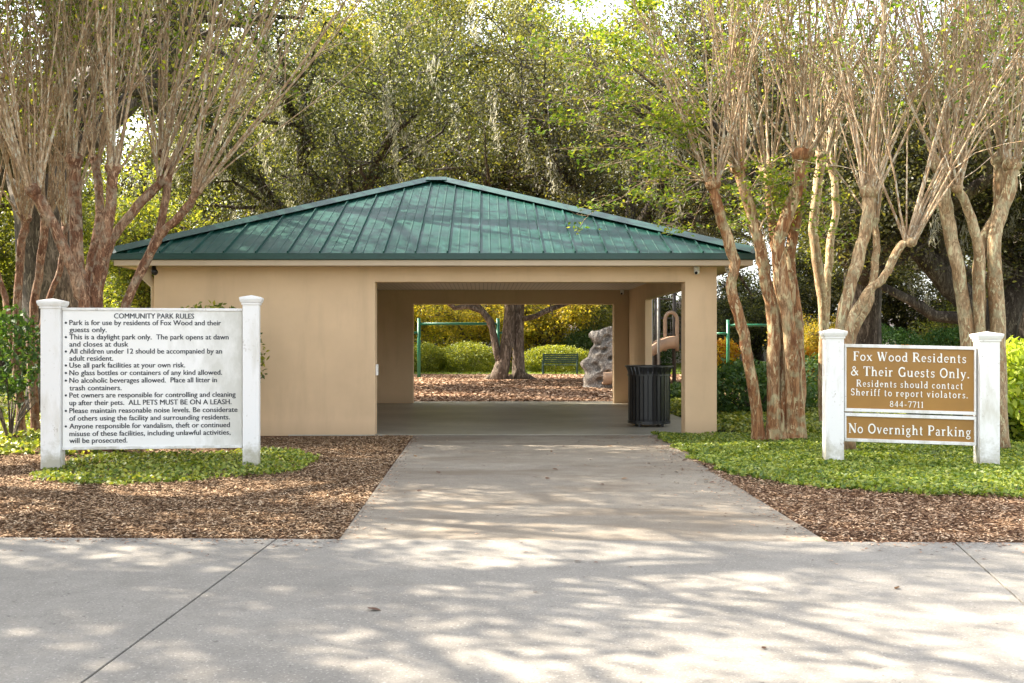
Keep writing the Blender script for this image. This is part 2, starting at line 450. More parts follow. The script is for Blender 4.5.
for i in range(2):
    y0, y1 = ys[i] + (.0 if i == 0 else .005), ys[i+1] - .004
    slab(dr, [(-1.03-.004*(y0-7), y0+ (.026 if i==0 else 0)),(2.42 if i==0 else 2.53, y0-(.063 if i==0 else 0)),(2.53 if i==0 else 2.85, y1),(-1.03-.004*(y1-7), y1)], .016)
tag(dr.build('driveway', M['drive'], bevel=.004), 'stained concrete driveway leading into the pavilion', kind='structure')

# ------------------------------------------------------------------ pavilion
PX0, PX1, PY0, PY1 = -5.07, 3.59, 15.3, 23.85
pav = empty('pavilion', (-.74, PY0, 0), 'tan stucco drive-through park pavilion under a green metal hip roof', 'pavilion')
def P(mb, name, m, parent=pav, **k):
    o = mb.build(name, m, parent, **k)
    if parent is pav: o.location = -Vector(pav.location)
    return o
OX0, OX1, OZ = -1.668, 3.099, 2.369
P(MB().prism([(PX0,-.05),(OX0,-.05),(OX0,OZ),(OX1,OZ),(OX1,-.05),(PX1,-.05),(PX1,2.74),(PX0,2.74)], PY0, 15.6), 'front_wall', M['wall'], bevel=.012)
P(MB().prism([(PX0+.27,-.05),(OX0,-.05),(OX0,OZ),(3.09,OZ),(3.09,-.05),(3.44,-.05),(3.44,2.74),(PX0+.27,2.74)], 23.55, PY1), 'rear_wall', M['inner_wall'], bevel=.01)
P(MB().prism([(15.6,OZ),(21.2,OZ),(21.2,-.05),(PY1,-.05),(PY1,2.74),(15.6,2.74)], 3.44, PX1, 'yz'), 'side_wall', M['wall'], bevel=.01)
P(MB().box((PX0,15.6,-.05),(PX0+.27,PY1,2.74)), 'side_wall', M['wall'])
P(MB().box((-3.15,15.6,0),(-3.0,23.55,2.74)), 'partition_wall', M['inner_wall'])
P(MB().box((-3.0,15.6,2.70),(3.44,23.55,2.735)), 'ceiling', M['ceiling'])
fl = MB(); fl.prism([(-3.0,15.29),(3.44,15.29),(3.44,16.0),(3.75,16.4),(3.75,24.3),(-3.0,24.3)], -.05, .022, 'xy')
P(fl, 'floor', M['floor'])
# roof
EX0, EX1, EY0, EY1, EZ, AZ = -5.545, 4.05, 14.85, 24.3, 2.77, 4.575
RX0, RX1, RY = -1.12, -.72, 19.45
rf = MB()
c = [(EX0,EY0,EZ),(EX1,EY0,EZ),(EX1,EY1,EZ),(EX0,EY1,EZ),(RX0,RY,AZ),(RX1,RY,AZ)]
rf.add(c, [(0,1,5,4),(1,2,5),(2,3,4,5),(3,0,4)])
def hipt(x):                                   # how far up the front slope the line x runs (0..1)
    if x < RX0: return (x - EX0) / (RX0 - EX0)
    if x > RX1: return (EX1 - x) / (EX1 - RX1)
    return 1
def rib(mb, p0, p1, w, h, nrm):
    p0 = Vector(p0); p1 = Vector(p1); d = (p1 - p0).normalized(); sd = d.cross(nrm).normalized()
    V = []
    for p in (p0, p1):
        V += [p - sd*w, p + sd*w, p + sd*w*.55 + nrm*h, p - sd*w*.55 + nrm*h]
    mb.add([tuple(v) for v in V], [(0,1,2,3),(7,6,5,4),(0,4,5,1),(1,5,6,2),(2,6,7,3),(3,7,4,0)])
sl = Vector((0, RY-EY0, AZ-EZ)); nF = Vector((0, -(AZ-EZ), RY-EY0)).normalized()
nB = Vector((0, (AZ-EZ), EY1-RY)).normalized()
k = 0; x = EX0 + .235
while x < EX1 - .1:
    t_ = hipt(x)
    major = True
    rib(rf, (x, EY0, EZ), (x, EY0 + t_*(RY-EY0), EZ + t_*(AZ-EZ)), .014, .034, nF)
    rib(rf, (x, EY1, EZ), (x, EY1 - t_*(EY1-RY), EZ + t_*(AZ-EZ)), .019, .042, nB)
    for dx in (.16, .32):
        xx = x + dx
        if xx < EX1 - .1:
            tt = hipt(xx) * .995
            rib(rf, (xx, EY0, EZ), (xx, EY0 + tt*(RY-EY0), EZ + tt*(AZ-EZ)), .014, .008, nF)
    x += .477
for side in (0, 1):
    ex, rx = (EX0, RX0) if side == 0 else (EX1, RX1)
    nS = Vector((-(AZ-EZ) if side == 0 else (AZ-EZ), 0, abs(rx-ex))).normalized()
    y = EY0 + .24
    while y < EY1 - .1:
        t_ = (y-EY0)/(RY-EY0) if y < RY else (EY1-y)/(EY1-RY)
        rib(rf, (ex, y, EZ), (ex + t_*(rx-ex), y, EZ + t_*(AZ-EZ)), .019, .042, nS)
        y += .477
roof = P(rf, 'roof', M['roof'])
def capstrip(p0, p1, name):
    mb = MB(); p0 = Vector(p0); p1 = Vector(p1); d = (p1-p0).normalized(); sd = d.cross(Vector((0,0,1))).normalized()
    V = []
    for p in (p0, p1):
        V += [p - sd*.15 - Vector((0,0,.0)), p + Vector((0,0,.085)), p + sd*.15, p + Vector((0,0,-.03))]
    mb.add([tuple(v) for v in V], [(0,1,2,3),(7,6,5,4),(0,4,5,1),(1,5,6,2),(2,6,7,3),(3,7,4,0)])
    mb.build(name, M['roof_trim'], roof)
for ex, ey, rx in ((EX0,EY0,RX0),(EX1,EY0,RX1),(EX1,EY1,RX1),(EX0,EY1,RX0)): capstrip((ex,ey,EZ+.01),(rx,RY,AZ+.02),'hip_cap')
capstrip((RX0,RY,AZ+.03),(RX1,RY,AZ+.03),'ridge_cap')
def frame(mb, x0, x1, y0, y1, z0, z1, w):
    mb.box((x0,y0,z0),(x1,y0+w,z1)); mb.box((x0,y1-w,z0),(x1,y1,z1))
    mb.box((x0,y0+w,z0),(x0+w,y1-w,z1)); mb.box((x1-w,y0+w,z0),(x1,y1-w,z1))
g1 = MB(); frame(g1, EX0-.02, EX1+.02, EY0-.02, EY1+.02, 2.672, 2.775, .08); g1.build('drip_edge', M['roof_trim'], roof, bevel=.01)
g2 = MB(); frame(g2, EX0+.02, EX1-.02, EY0+.02, EY1-.02, 2.588, 2.670, .03); g2.build('fascia', M['cream'], roof)
g3 = MB(); frame(g3, EX0+.05, EX1-.05, EY0+.05, EY1-.05, 2.60, 2.615, .44); g3.build('soffit', M['cream'], roof)
# fittings
def cam_fit(x, y, z):
    mb = MB(); mb.tube([(x,y,z),(x,y,z-.05)], .045, 14); mb.ell((x,y-.005,z-.075),(.045,.045,.045))
    o = P(mb, 'security_camera', M['white_plastic'], smooth=True)
    MB().tube([(x-.01,y-.03,z-.09),(x-.02,y-.055,z-.1)], .022, 12).build('lens', M['lens'], o)
cam_fit(3.26, 15.22, 2.597); cam_fit(3.26, 23.4, 2.70)
def flood(x, y, z):
    mb = MB(); mb.tube([(x,y,z),(x,y,z-.06)], .03, 10); mb.tube([(x,y,z-.05),(x+.05,y-.06,z-.1),(x+.1,y-.12,z-.13)], [.03,.055,.075], 14)
    P(mb, 'floodlight', M['white_plastic'], smooth=True)
flood(3.72, 15.2, 2.6)
mb = MB(); mb.tube([(-5.0,15.1,2.6),(-5.0,15.1,2.53),(-4.97,15.04,2.5)], [.03,.04,.05], 12); P(mb, 'floodlight', M['black_metal'], smooth=True)
o = P(MB().box((-1.668,15.38,.93),(-1.635,15.49,1.10)), 'outlet_box', M['white_plastic'], bevel=.006)
mb = MB(); mb.tube([(-5.2,15.35,2.6),(-5.2,15.35,2.45),(-5.13,15.5,2.3),(-5.13,15.5,.05)], [.09,.08,.05,.05], 12); P(mb, 'downspout', M['cream'], smooth=True)

# ------------------------------------------------------------------ lettering
def font_mesh(mb, txt, x0, x1, zc, h, y, font_scale_x=True, off=.0):
    cu = bpy.data.curves.new('t', 'FONT'); cu.body = txt; cu.size = 1; cu.offset = off; cu.resolution_u = 3
    ob = bpy.data.objects.new('t', cu); COL.objects.link(ob)
    dg = bpy.context.evaluated_depsgraph_get()
    me = bpy.data.meshes.new_from_object(ob.evaluated_get(dg))
    V = np.empty(len(me.vertices)*3); me.vertices.foreach_get('co', V); V = V.reshape(-1, 3)
    fs = [tuple(p.vertices) for p in me.polygons]
    xs0, xs1 = V[:,0].min(), V[:,0].max()
    sx = (x1-x0)/(xs1-xs0)
    out = np.stack([x0 + (V[:,0]-xs0)*sx, np.full(len(V), y), zc + V[:,1]*h], 1)
    mb.add(out, fs)
    bpy.data.objects.remove(ob); bpy.data.curves.remove(cu); bpy.data.meshes.remove(me)

# serif alphabet drawn as strokes: (points, width) ; capitals 1 high, lower case .64 high
T, h_ = .15, .06          # thick stems, thin strokes
def arc(cx, cy, rx, ry, a0, a1, n=9): return [(cx+rx*math.cos(R(a0+(a1-a0)*i/n)), cy+ry*math.sin(R(a0+(a1-a0)*i/n))) for i in range(n+1)]
def sf(x, y, w=.15): return ([(x-w, y), (x+w, y)], .05)
X = .64
G = {
'F': (.62, [([(.15,0),(.15,1)],T), sf(.15,.025), ([(.02,.97),(.58,.97)],h_), ([(.58,1),(.58,.78)],.05), ([(.2,.52),(.46,.52)],h_), ([(.46,.62),(.46,.42)],.05)]),
'W': (1.1, [([(.12,.97),(.35,.02)],T), ([(.35,.02),(.56,.9)],h_), ([(.52,.97),(.76,.02)],T), ([(.76,.02),(.98,.97)],h_), sf(.12,.975,.12), sf(.98,.975,.11), sf(.54,.975,.1)]),
'R': (.8, [([(.15,0),(.15,1)],T), sf(.15,.025), ([(.02,.97),(.35,.97)]+arc(.38,.74,.22,.23,90,-90)+[(.2,.51)],.09), ([(.36,.5),(.7,.02)],T*.9), sf(.72,.025,.08)]),
'G': (.84, [(arc(.44,.5,.33,.47,50,330,16),.12), ([(.7,.02),(.7,.42)],.12), ([(.58,.42),(.82,.42)],.05), ([(.68,.98),(.68,.74)],.05)]),
'O': (.86, [(arc(.43,.5,.34,.46,0,360,20),.115)]),
'T': (.74, [([(.37,0),(.37,1)],T), sf(.37,.025), ([(.03,.97),(.71,.97)],h_), ([(.04,1),(.04,.76)],.05), ([(.70,1),(.70,.76)],.05)]),
'S': (.6, [(arc(.3,.73,.2,.23,30,270,9)[:-1]+arc(.3,.26,.22,.24,90,-150,9),.105), ([(.5,.98),(.5,.74)],.045), ([(.07,.02),(.07,.28)],.045)]),
'N': (.86, [([(.14,0),(.14,.97)],h_), ([(.12,.97),(.72,.03)],T), ([(.72,.03),(.72,1)],h_), sf(.14,.025,.12), sf(.1,.975,.1), sf(.72,.975,.12)]),
'P': (.68, [([(.15,0),(.15,1)],T), sf(.15,.025), ([(.02,.97),(.36,.97)]+arc(.38,.73,.22,.24,90,-90)+[(.2,.49)],.09)]),
'&': (.85, [([(.78,.03),(.3,.68)],.12), (arc(.38,.8,.14,.16,210,-40,10),.08), ([(.48,.68),(.2,.45)],.07), (arc(.32,.24,.22,.21,120,320,10),.11), ([(.5,.1),(.74,.5)],.06), sf(.72,.5,.1)]),
'o': (.62, [(arc(.31,.32,.23,.29,0,360,16),.095)]),
'x': (.6, [([(.1,X-.02),(.48,.02)],.12), ([(.48,X-.02),(.1,.02)],.055), sf(.1,.62,.09), sf(.49,.62,.09), sf(.1,.02,.09), sf(.49,.02,.09)]),
'd': (.66, [([(.5,0),(.5,1)],.12), sf(.55,.02,.08), sf(.44,.975,.08), (arc(.3,.31,.2,.28,40,320,12),.09)]),
'e': (.54, [(arc(.28,.32,.2,.28,0,310,14),.09), ([(.1,.34),(.48,.34)],.05)]),
's': (.46, [(arc(.23,.47,.13,.14,30,270,7)[:-1]+arc(.23,.17,.15,.15,90,-150,7),.08), ([(.38,.63),(.38,.48)],.04), ([(.06,.01),(.06,.17)],.04)]),
'i': (.34, [([(.17,0),(.17,X)],.12), sf(.17,.02,.13), sf(.11,.62,.08), ([(.17,.8),(.17,.93)],.13)]),
'n': (.68, [([(.15,0),(.15,X)],.12), sf(.15,.02,.13), sf(.09,.62,.07), ([(.18,.48)]+arc(.36,.44,.15,.17,140,0,6)+[(.51,0)],.1), sf(.52,.02,.13)]),
't': (.42, [([(.18,.85),(.18,.12)]+arc(.28,.12,.1,.1,180,300,5),.105), ([(.04,.62),(.36,.62)],.05)]),
'h': (.68, [([(.15,0),(.15,1)],.12), sf(.15,.02,.13), sf(.09,.975,.07), ([(.18,.48)]+arc(.36,.44,.15,.17,140,0,6)+[(.51,0)],.1), sf(.52,.02,.13)]),
'r': (.5, [([(.15,0),(.15,X)],.12), sf(.16,.02,.14), sf(.09,.62,.07), ([(.18,.46)]+arc(.33,.45,.13,.15,140,40,5),.09)]),
'u': (.68, [([(.14,X),(.14,.2)]+arc(.3,.2,.16,.16,180,330,6)+[(.5,.2)],.1), ([(.52,0),(.52,X)],.12), sf(.1,.62,.08), sf(.47,.62,.08), sf(.57,.02,.07)]),
'l': (.34, [([(.17,0),(.17,1)],.12), sf(.17,.02,.13), sf(.11,.975,.08)]),
'y': (.6, [([(.1,X-.02),(.32,.02)],.12), ([(.5,X-.02),(.3,-.05),(.2,-.24),(.08,-.25)],.06), sf(.1,.62,.09), sf(.5,.62,.09)]),
'.': (.26, [([(.12,0),(.12,.13)],.13)]),
'c': (.52, [(arc(.28,.32,.2,.28,50,310,12),.09), ([(.41,.62),(.41,.48)],.06)]),
'a': (.56, [([(.12,.5)]+arc(.26,.46,.14,.14,150,0,6)+[(.4,.06),(.52,.04)],.09), (arc(.24,.18,.15,.16,80,330,10),.085)]),
'f': (.42, [([(.17,0),(.17,.75)]+arc(.29,.78,.12,.18,180,50,6),.1), ([(.04,.62),(.36,.62)],.05), sf(.18,.02,.14)]),
'p': (.66, [([(.15,-.3),(.15,X)],.12), sf(.15,-.28,.13), sf(.09,.62,.07), (arc(.35,.31,.2,.28,140,-140,12),.09)]),
'v': (.58, [([(.1,X-.02),(.29,.02)],.12), ([(.29,.02),(.48,X-.02)],.055), sf(.1,.62,.09), sf(.48,.62,.08)]),
'k': (.66, [([(.15,0),(.15,1)],.12), sf(.15,.02,.13), sf(.09,.975,.07), ([(.2,.26),(.48,.6)],.055), ([(.28,.36),(.54,.02)],.11), sf(.56,.02,.1), sf(.48,.62,.09)]),
'g': (.58, [(arc(.27,.42,.16,.19,0,360,14),.085), (arc(.28,-.1,.2,.14,0,360,12),.07), ([(.18,.26),(.14,.14),(.38,.06)],.07), ([(.38,.56),(.54,.62)],.06)]),
'8': (.56, [(arc(.28,.74,.17,.2,0,360,14),.085), (arc(.28,.27,.2,.24,0,360,14),.09)]),
'4': (.58, [([(.4,0),(.4,1)],.12), ([(.4,.97),(.06,.32)],.06), ([(.04,.3),(.54,.3)],.07)]),
'7': (.54, [([(.08,.96),(.5,.96)],.09), ([(.5,.96),(.24,0)],.1), ([(.08,1),(.08,.8)],.04)]),
'1': (.42, [([(.22,0),(.22,1)],.12), sf(.22,.02,.13), ([(.2,.97),(.08,.86)],.06)]),
'-': (.42, [([(.08,.36),(.34,.36)],.09)]),
}
def serif_line(mb, txt, x0, x1, z, cap, y, gap=.09, space=.42, bold=1.15):
    w = 0
    for ch in txt: w += space if ch == ' ' else G[ch][0] + gap
    sx = (x1 - x0) / (w - gap)
    x = x0; dz = 0
    for ch in txt:
        if ch == ' ': x += space * sx; continue
        gw, strokes = G[ch]
        for pts, wd in strokes:
            wd *= bold
            P_ = [Vector((x + a * sx, 0, z + b * cap)) for a, b in pts]
            hw = wd * cap * .5
            dz = (dz + 1) % 23
            yy = y - .00025 * dz
            n = len(P_); L = []
            for i in range(n):
                d = (P_[min(i+1, n-1)] - P_[max(i-1, 0)]).normalized()
                nn = Vector((-d.z, 0, d.x))
                L += [P_[i] + nn*hw, P_[i] - nn*hw]
            mb.add([(q.x, yy, q.z) for q in L], [(2*i, 2*i+1, 2*i+3, 2*i+2) for i in range(n-1)])
        x += (gw + gap) * sx

# ------------------------------------------------------------------ signs
def sign_post(parent, x, w, top, m, yoff=0):
    mb = MB(); mb.box((x-w/2,-w/2+yoff,-.1),(x+w/2,w/2+yoff,top-.075))
    p = mb.build('post', m, parent, bevel=.006)
    c = MB(); k = w/2
    c.box((x-k-.012,-k-.012+yoff,top-.10),(x+k+.012,k+.012+yoff,top-.075))
    prof = [(k+.02,top-.075),(k+.034,top-.04),(k+.034,top-.015)]
    for (a, z0), (b, z1) in zip(prof[:-1], prof[1:]):
        V = [(x-a,-a+yoff,z0),(x+a,-a+yoff,z0),(x+a,a+yoff,z0),(x-a,a+yoff,z0),(x-b,-b+yoff,z1),(x+b,-b+yoff,z1),(x+b,b+yoff,z1),(x-b,b+yoff,z1)]
        c.add(V, [(0,3,2,1),(4,5,6,7),(0,1,5,4),(1,2,6,5),(2,3,7,6),(3,0,4,7)])
    b = k+.034
    c.add([(x-b,-b+yoff,top-.0149),(x+b,-b+yoff,top-.0149),(x+b,b+yoff,top-.0149),(x-b,b+yoff,top-.0149),(x,yoff,top+.015)], [(0,1,4),(1,2,4),(2,3,4),(3,0,4),(3,2,1,0)])
    c.build('post_cap', m, p, bevel=.004)
    return p
# left: park rules
Lp, Rp = Vector(((53-CX)*11.1/F, 11.1, 0)), Vector(((251.5-CX)*11.35/F, 11.35, 0))
d = Rp - Lp; rz = math.atan2(d.y, d.x); W = d.length
rs = empty('park_rules_sign', Lp, 'wide white park rules board with dark lettering between two white posts', 'sign', rz=rz)
sign_post(rs, 0, .205, 1.905, M['weathered_white']); sign_post(rs, W, .18, 1.955, M['weathered_white'])
bx0, bx1, bz0, bz1 = .11, W-.10, .262, 1.785
pn = MB().box((bx0,-.035,bz0),(bx1,.035,bz1)).build('panel', M['board'], rs, bevel=.004)
tr = MB(); frame_w = .035
tr.box((bx0,-.048,bz0-.03),(bx1,.048,bz0)); tr.build('rail', M['weathered_white'], rs, bevel=.004); tr = MB(); tr.box((bx0,-.048,bz1),(bx1,.048,bz1+.03)); tr.build('rail', M['weathered_white'], rs, bevel=.004)
rules = [("COMMUNITY PARK RULES",356,605,117),("Park is for use by residents of Fox Wood and their",219,690,137.5),("guests only.",219,333,159),
("This is a daylight park only.  The park opens at dawn",219,714,181),("and closes at dusk",219,400,203),("All children under 12 should be accompanied by an",219,693,224.5),
("adult resident.",219,353,246),("Use all park facilities at your own risk.",219,577,267),("No glass bottles or containers of any kind allowed.",219,693,290),
("No alcoholic beverages allowed.  Place all litter in",219,677,313),("trash containers.",219,379,336),("Pet owners are responsible for controlling and cleaning",219,736,358),
("up after their pets.  ALL PETS MUST BE ON A LEASH.",219,723,381),("Please maintain reasonable noise levels. Be considerate",219,742,405),
("of others using the facility and surrounding residents.",219,718,428),("Anyone responsible for vandalism, theft or continued",219,718,452),
("misuse of these facilities, including unlawful activities,",219,720,475),("will be prosecuted.",219,397,496)]
lt = MB()
ux = lambda u: bx0 + (u-197)/560*(bx1-bx0)
vz = lambda v: bz1 - (v-100)/415*(bz1-bz0)
for i, (s_, a, b, v) in enumerate(rules):
    for q_ in (-1, 0, 1): font_mesh(lt, s_, ux(a)+q_*.002, ux(b)+q_*.002, vz(v+6.8)+(q_==0)*.0012, .082, -.0375-.0004*q_)
    if s_[0].isupper() and i > 0:
        x_, z_ = ux(208), vz(v); n = 12
        lt.add([(x_+.013*math.cos(2*math.pi*q/n), -.0375, z_+.013*math.sin(2*math.pi*q/n)) for q in range(n)], [tuple(range(n))])
lt.build('lettering', M['letter_dark'], pn)
# right: residents only
Lp, Rp = Vector(((833-CX)*11.6/F, 11.6, 0)), Vector(((986.5-CX)*11.37/F, 11.37, 0))
d = Rp - Lp; rz = math.atan2(d.y, d.x); W = d.length
gs = empty('guests_sign', Lp, 'brown two-board sign with white serif lettering between white posts', 'sign', rz=rz)
sign_post(gs, 0, .205, 1.575, M['old_white']); sign_post(gs, W, .215, 1.54, M['old_white'])
x0, x1 = .12, W-.125
slope = -.032/(x1-x0)
def tilt(o): 
    for v in o.data.vertices: v.co.z += (v.co.x - x0) * slope
    return o
def sboard(z0, z1, fw=.035):
    b = tilt(MB().box((x0,-.03,z0),(x1,.03,z1)).build('board', M['brown_board'], gs))
    f = MB(); f.box((x0,-.05,z0-.002),(x1,.05,z0+fw)); f.box((x0,-.05,z1-fw),(x1,.05,z1+.002)); f.box((x0,-.049,z0+fw),(x0+fw*.6,.049,z1-fw)); f.box((x1-fw*.6,-.049,z0+fw),(x1,.049,z1-fw))
    tilt(f.build('frame', M['old_white'], b, bevel=.003)); return b
ub = sboard(.634, 1.411); lb = sboard(.286, .612)
wx = lambda u: x0 + (u-145)/460*(x1-x0)
wz = lambda v: 1.411 - (v-148)/3.415*11.6/F
l1 = MB()
serif_line(l1, "Fox Wood Residents", wx(177), wx(572), wz(203), .105, -.033)
serif_line(l1, "& Their Guests Only.", wx(167), wx(583), wz(254), .108, -.033)
serif_line(l1, "Residents should contact", wx(188), wx(560), wz(291), .078, -.033, gap=.16)
serif_line(l1, "Sheriff to report violators.", wx(168), wx(578), wz(321), .078, -.033, gap=.16)
serif_line(l1, "844-7711", wx(305), wx(424), wz(357), .07, -.033)
tilt(l1.build('lettering', M['letter_white'], ub))
l2 = MB(); serif_line(l2, "No Overnight Parking", wx(160), wx(588), wz(449), .112, -.033)
tilt(l2.build('lettering', M['letter_white'], lb))

# ------------------------------------------------------------------ trash can
tx, ty = 2.82, 16.95
tc = empty('trash_can', (tx, ty, .022), 'black slatted metal litter bin with flared rim beside the right pillar', 'trash can')
sl_ = MB(); ns = 30
for i in range(ns):
    a = 2*math.pi*i/ns; ca, sa = math.cos(a), math.sin(a)
    hw = .0265
    prof = [(.345,.07),(.352,.14),(.352,.86),(.358,.92),(.39,1.0),(.40,1.02)]
    V = []
    for r, z in prof:
        for (dr_, q) in ((0,-hw),(0,hw),(-.008,hw),(-.008,-hw)):
            rr = r + dr_; V.append((rr*ca - q*sa, rr*sa + q*ca, z))
    fs = [(0,3,2,1), tuple((len(prof)-1)*4+j for j in range(4))]
    for j in range(len(prof)-1):
        for q in range(4): fs.append((j*4+q, j*4+(q+1)%4, (j+1)*4+(q+1)%4, (j+1)*4+q))
    sl_.add(V, fs)
sl_.build('slatted_body', M['black_metal'], tc)
MB().lathe((0,0,0), [(.33,.05),(.362,.05),(.362,.10),(.33,.10),(.33,.05)], 40).build('base_ring', M['black_metal'], tc, smooth=False)
MB().lathe((0,0,0), [(.392,1.005),(.41,1.005),(.41,1.03),(.392,1.03),(.392,1.005)], 40).build('rim', M['black_metal'], tc)
MB().lathe((0,0,0), [(.0,.06),(.325,.06),(.325,.86),(.315,.86),(.315,.08),(0,.08)], 32).build('liner', M['liner'], tc)
MB().lathe((0,0,0), [(.355,.855),(.366,.855),(.366,.885),(.355,.885),(.355,.855)], 40).build('band', M['black_metal'], tc)
for i in range(4):
    a = math.pi/4 + i*math.pi/2; MB().cyl((.27*math.cos(a), .27*math.sin(a)), .025, 0, .06, 10).build('foot', M['black_metal'], tc)

# ------------------------------------------------------------------ playground
def swing(name_label, px0, px1, Y, ztop, stub):
    xa, xb = (px0-CX)*Y/F, (px1-CX)*Y/F
    o = empty('swing_frame', ((xa+xb)/2, Y, 0), name_label, 'swing frame')
    hw = (xb-xa)/2
    MB().tube([(-hw,0,ztop-.12),(hw,0,ztop-.12)], .06, 10).build('top_bar', M['green_metal'], o, smooth=True)
    for s in (-1, 1): MB().cyl((s*hw,0), .075, -.1, ztop+.12, 12).build('post', M['green_metal'], o, smooth=True)
    for s in (-1, 1):
        MB().tube([(s*hw,0,ztop-.5),(s*(hw+stub),0,ztop-.5)], .05, 8).build('brace', M['green_metal'], o, smooth=True)
    return o
swing('green steel swing frame standing in mulch beside the huge oak trunk', 419, 498, 42.3, 2.42, .9)
swing('green steel swing frame on the lawn behind the right myrtle', 728, 796, 45, 2.42, .5)
# climbing rock
def rock():
    Y = 32.4; x0_, x1_ = (582-CX)*Y/F, (632-CX)*Y/F
    o = empty('climbing_rock', (x0_+.9, Y, 0), 'sculpted grey climbing rock with hand holes, seen beside the rear column', 'climbing rock')
    nx, nz = 46, 54; rng = np.random.default_rng(5)
    holes = [(rng.uniform(-.8,.75), rng.uniform(.25,1.9), rng.uniform(.07,.12)) for _ in range(30)]
    V = []
    for side in (-1, 1):
        for j in range(nz+1):
            z = 2.25*j/nz
            left = -.95 + .42*(z/2.2)**1.2 + .1*math.sin(z*5) + .05*math.sin(z*11+1); right = 1.2
            for i in range(nx+1):
                u = i/nx; x = left + (right-left)*u
                th = .28*math.sin(math.pi*min(max(u,0),1))**.45*(1 - .35*j/nz)
                d_ = .05*math.sin(7*x+2.3*z)+.04*math.sin(9*z-5*x)+.03*math.sin(19*x*z)
                for hx, hz, hr in holes:
                    q = ((x-hx)**2+(z-hz)**2)/(hr*hr)
                    d_ -= .42*math.exp(-q*1.6); d_ += .05*math.exp(-(q-2.2)**2)
                y = side*max(th + d_*(math.sin(math.pi*u)**.3 if 0<u<1 else 0), .015)
                V.append((x, y + .25*(1-j/nz)*side, (z + .09*math.sin(5*x+1)*(j/nz))*.86))
    n1 = (nx+1)*(nz+1); fs = []
    for s in (0, 1):
        for j in range(nz):
            for i in range(nx):
                a = s*n1 + j*(nx+1)+i
                fs.append((a,a+1,a+nx+2,a+nx+1))
    for j in range(nz):
        for i in (0, nx):
            a = j*(nx+1)+i; fs.append((a, a+nx+1, a+nx+1+n1, a+n1))
    for i in range(nx):
        a = nz*(nx+1)+i; fs.append((a, a+1, a+1+n1, a+n1))
    MB().add(V, fs).build('rock_face', M['rock_plastic'], o, smooth=True)
rock()
# play structure with slide
Yp = 33.0
ps = empty('play_structure', (5.95, Yp, 0), 'play tower of dark posts with tan slide, arch and teal panel', 'play structure')
pxs = [(-.15,.5),(.1,1.3),(.5,.6),(-.5,-.6),(-.75,-.6),(-.3,-.6),(.25,-.6),(.65,-.6),(-.75,1.3),(1.15,1.3),(1.15,-.6)]
for (x_, y_) in pxs:
    MB().cyl((x_,y_), .055, -.1, 3.75, 10).build('post', M['bronze'], ps, smooth=True)
for (x_, y_) in ((-.62,-1.5),(-.45,-1.7),(.42,-1.6),(-.55,.4)):
    MB().cyl((x_,y_), .04, -.1, 3.4, 10).build('pole', M['grey_post'], ps, smooth=True)
MB().box((-.72,-.55,1.28),(1.12,1.25,1.36)).build('deck', M['bronze'], ps)
b_ = MB()
for i in range(9): b_.cyl((.70+.05*i,-.6), .015, 1.36, 2.3, 6)
b_.box((.65,-.63,2.3),(1.15,-.57,2.36)); b_.build('railing', M['green_metal'], ps)
for z_ in (1.75, 2.9): MB().tube([(-.75,-.6,z_),(.25,-.6,z_)], .03, 6).build('crossbar', M['bronze'], ps)
b_ = MB()
for i in range(16): b_.cyl((-.7+.12*i,1.3), .015, 1.36, 2.3, 6)
b_.box((-.75,1.27,2.3),(1.15,1.33,2.36)); b_.build('railing', M['bronze'], ps)
MB().tube([(-.07,-.75,1.2),(-.07,-.75,1.7),(-.07,-.75,2.1)]+[(.13-.2*math.cos(R(a_)),-.75,2.2+.26*math.sin(R(a_))) for a_ in range(0,181,20)]+[(.33,-.75,2.1),(.33,-.75,1.7),(.33,-.75,1.2)], .06, 10).build('arch', M['tan_plastic'], ps, smooth=True)
pn_ = MB().prism([(.55,1.3),(1.05,1.3),(1.05,1.9),(.95,2.05),(.8,2.1),(.65,2.05),(.55,1.9)], -.72, -.66).build('activity_panel', M['teal'], ps)
for (a, b) in ((.66,1.45),(.8,1.6),(.94,1.45),(.66,1.75),(.94,1.75),(.8,1.9)): MB().ell((a,-.74,b),(.05,.04,.05),10,6).build('knob', M['white_plastic'], pn_, smooth=True)
cv = []   # slide chute: curved U section running down to the left
for i in range(21):
    t_ = i/20; x_ = .2 - 2.35*t_; z_ = 1.38 - 1.12*(3*t_**2-2*t_**3)*1.0 + .05*math.sin(t_*6)
    cv.append((x_, -1.1-.15*math.sin(t_*3), max(z_, .22)))
sec = [(-.34,.26),(-.36,.30),(-.40,.27),(-.36,.0),(-.26,-.1),(.26,-.1),(.36,0),(.40,.27),(.36,.30),(.34,.26),(.30,.02),(.2,-.04),(-.2,-.04),(-.30,.02)]
V = []; ns_ = len(sec)
for (x_, y_, z_) in cv:
    for a, b in sec: V.append((x_, y_+a, z_+b))
fs = [tuple(range(ns_)), tuple(20*ns_+j for j in range(ns_-1,-1,-1))]
for i in range(20):
    for j in range(ns_): fs.append((i*ns_+j,(i+1)*ns_+j,(i+1)*ns_+(j+1)%ns_,i*ns_+(j+1)%ns_))
MB().add(V, fs).build('slide', M['tan_plastic'], ps, smooth=True)
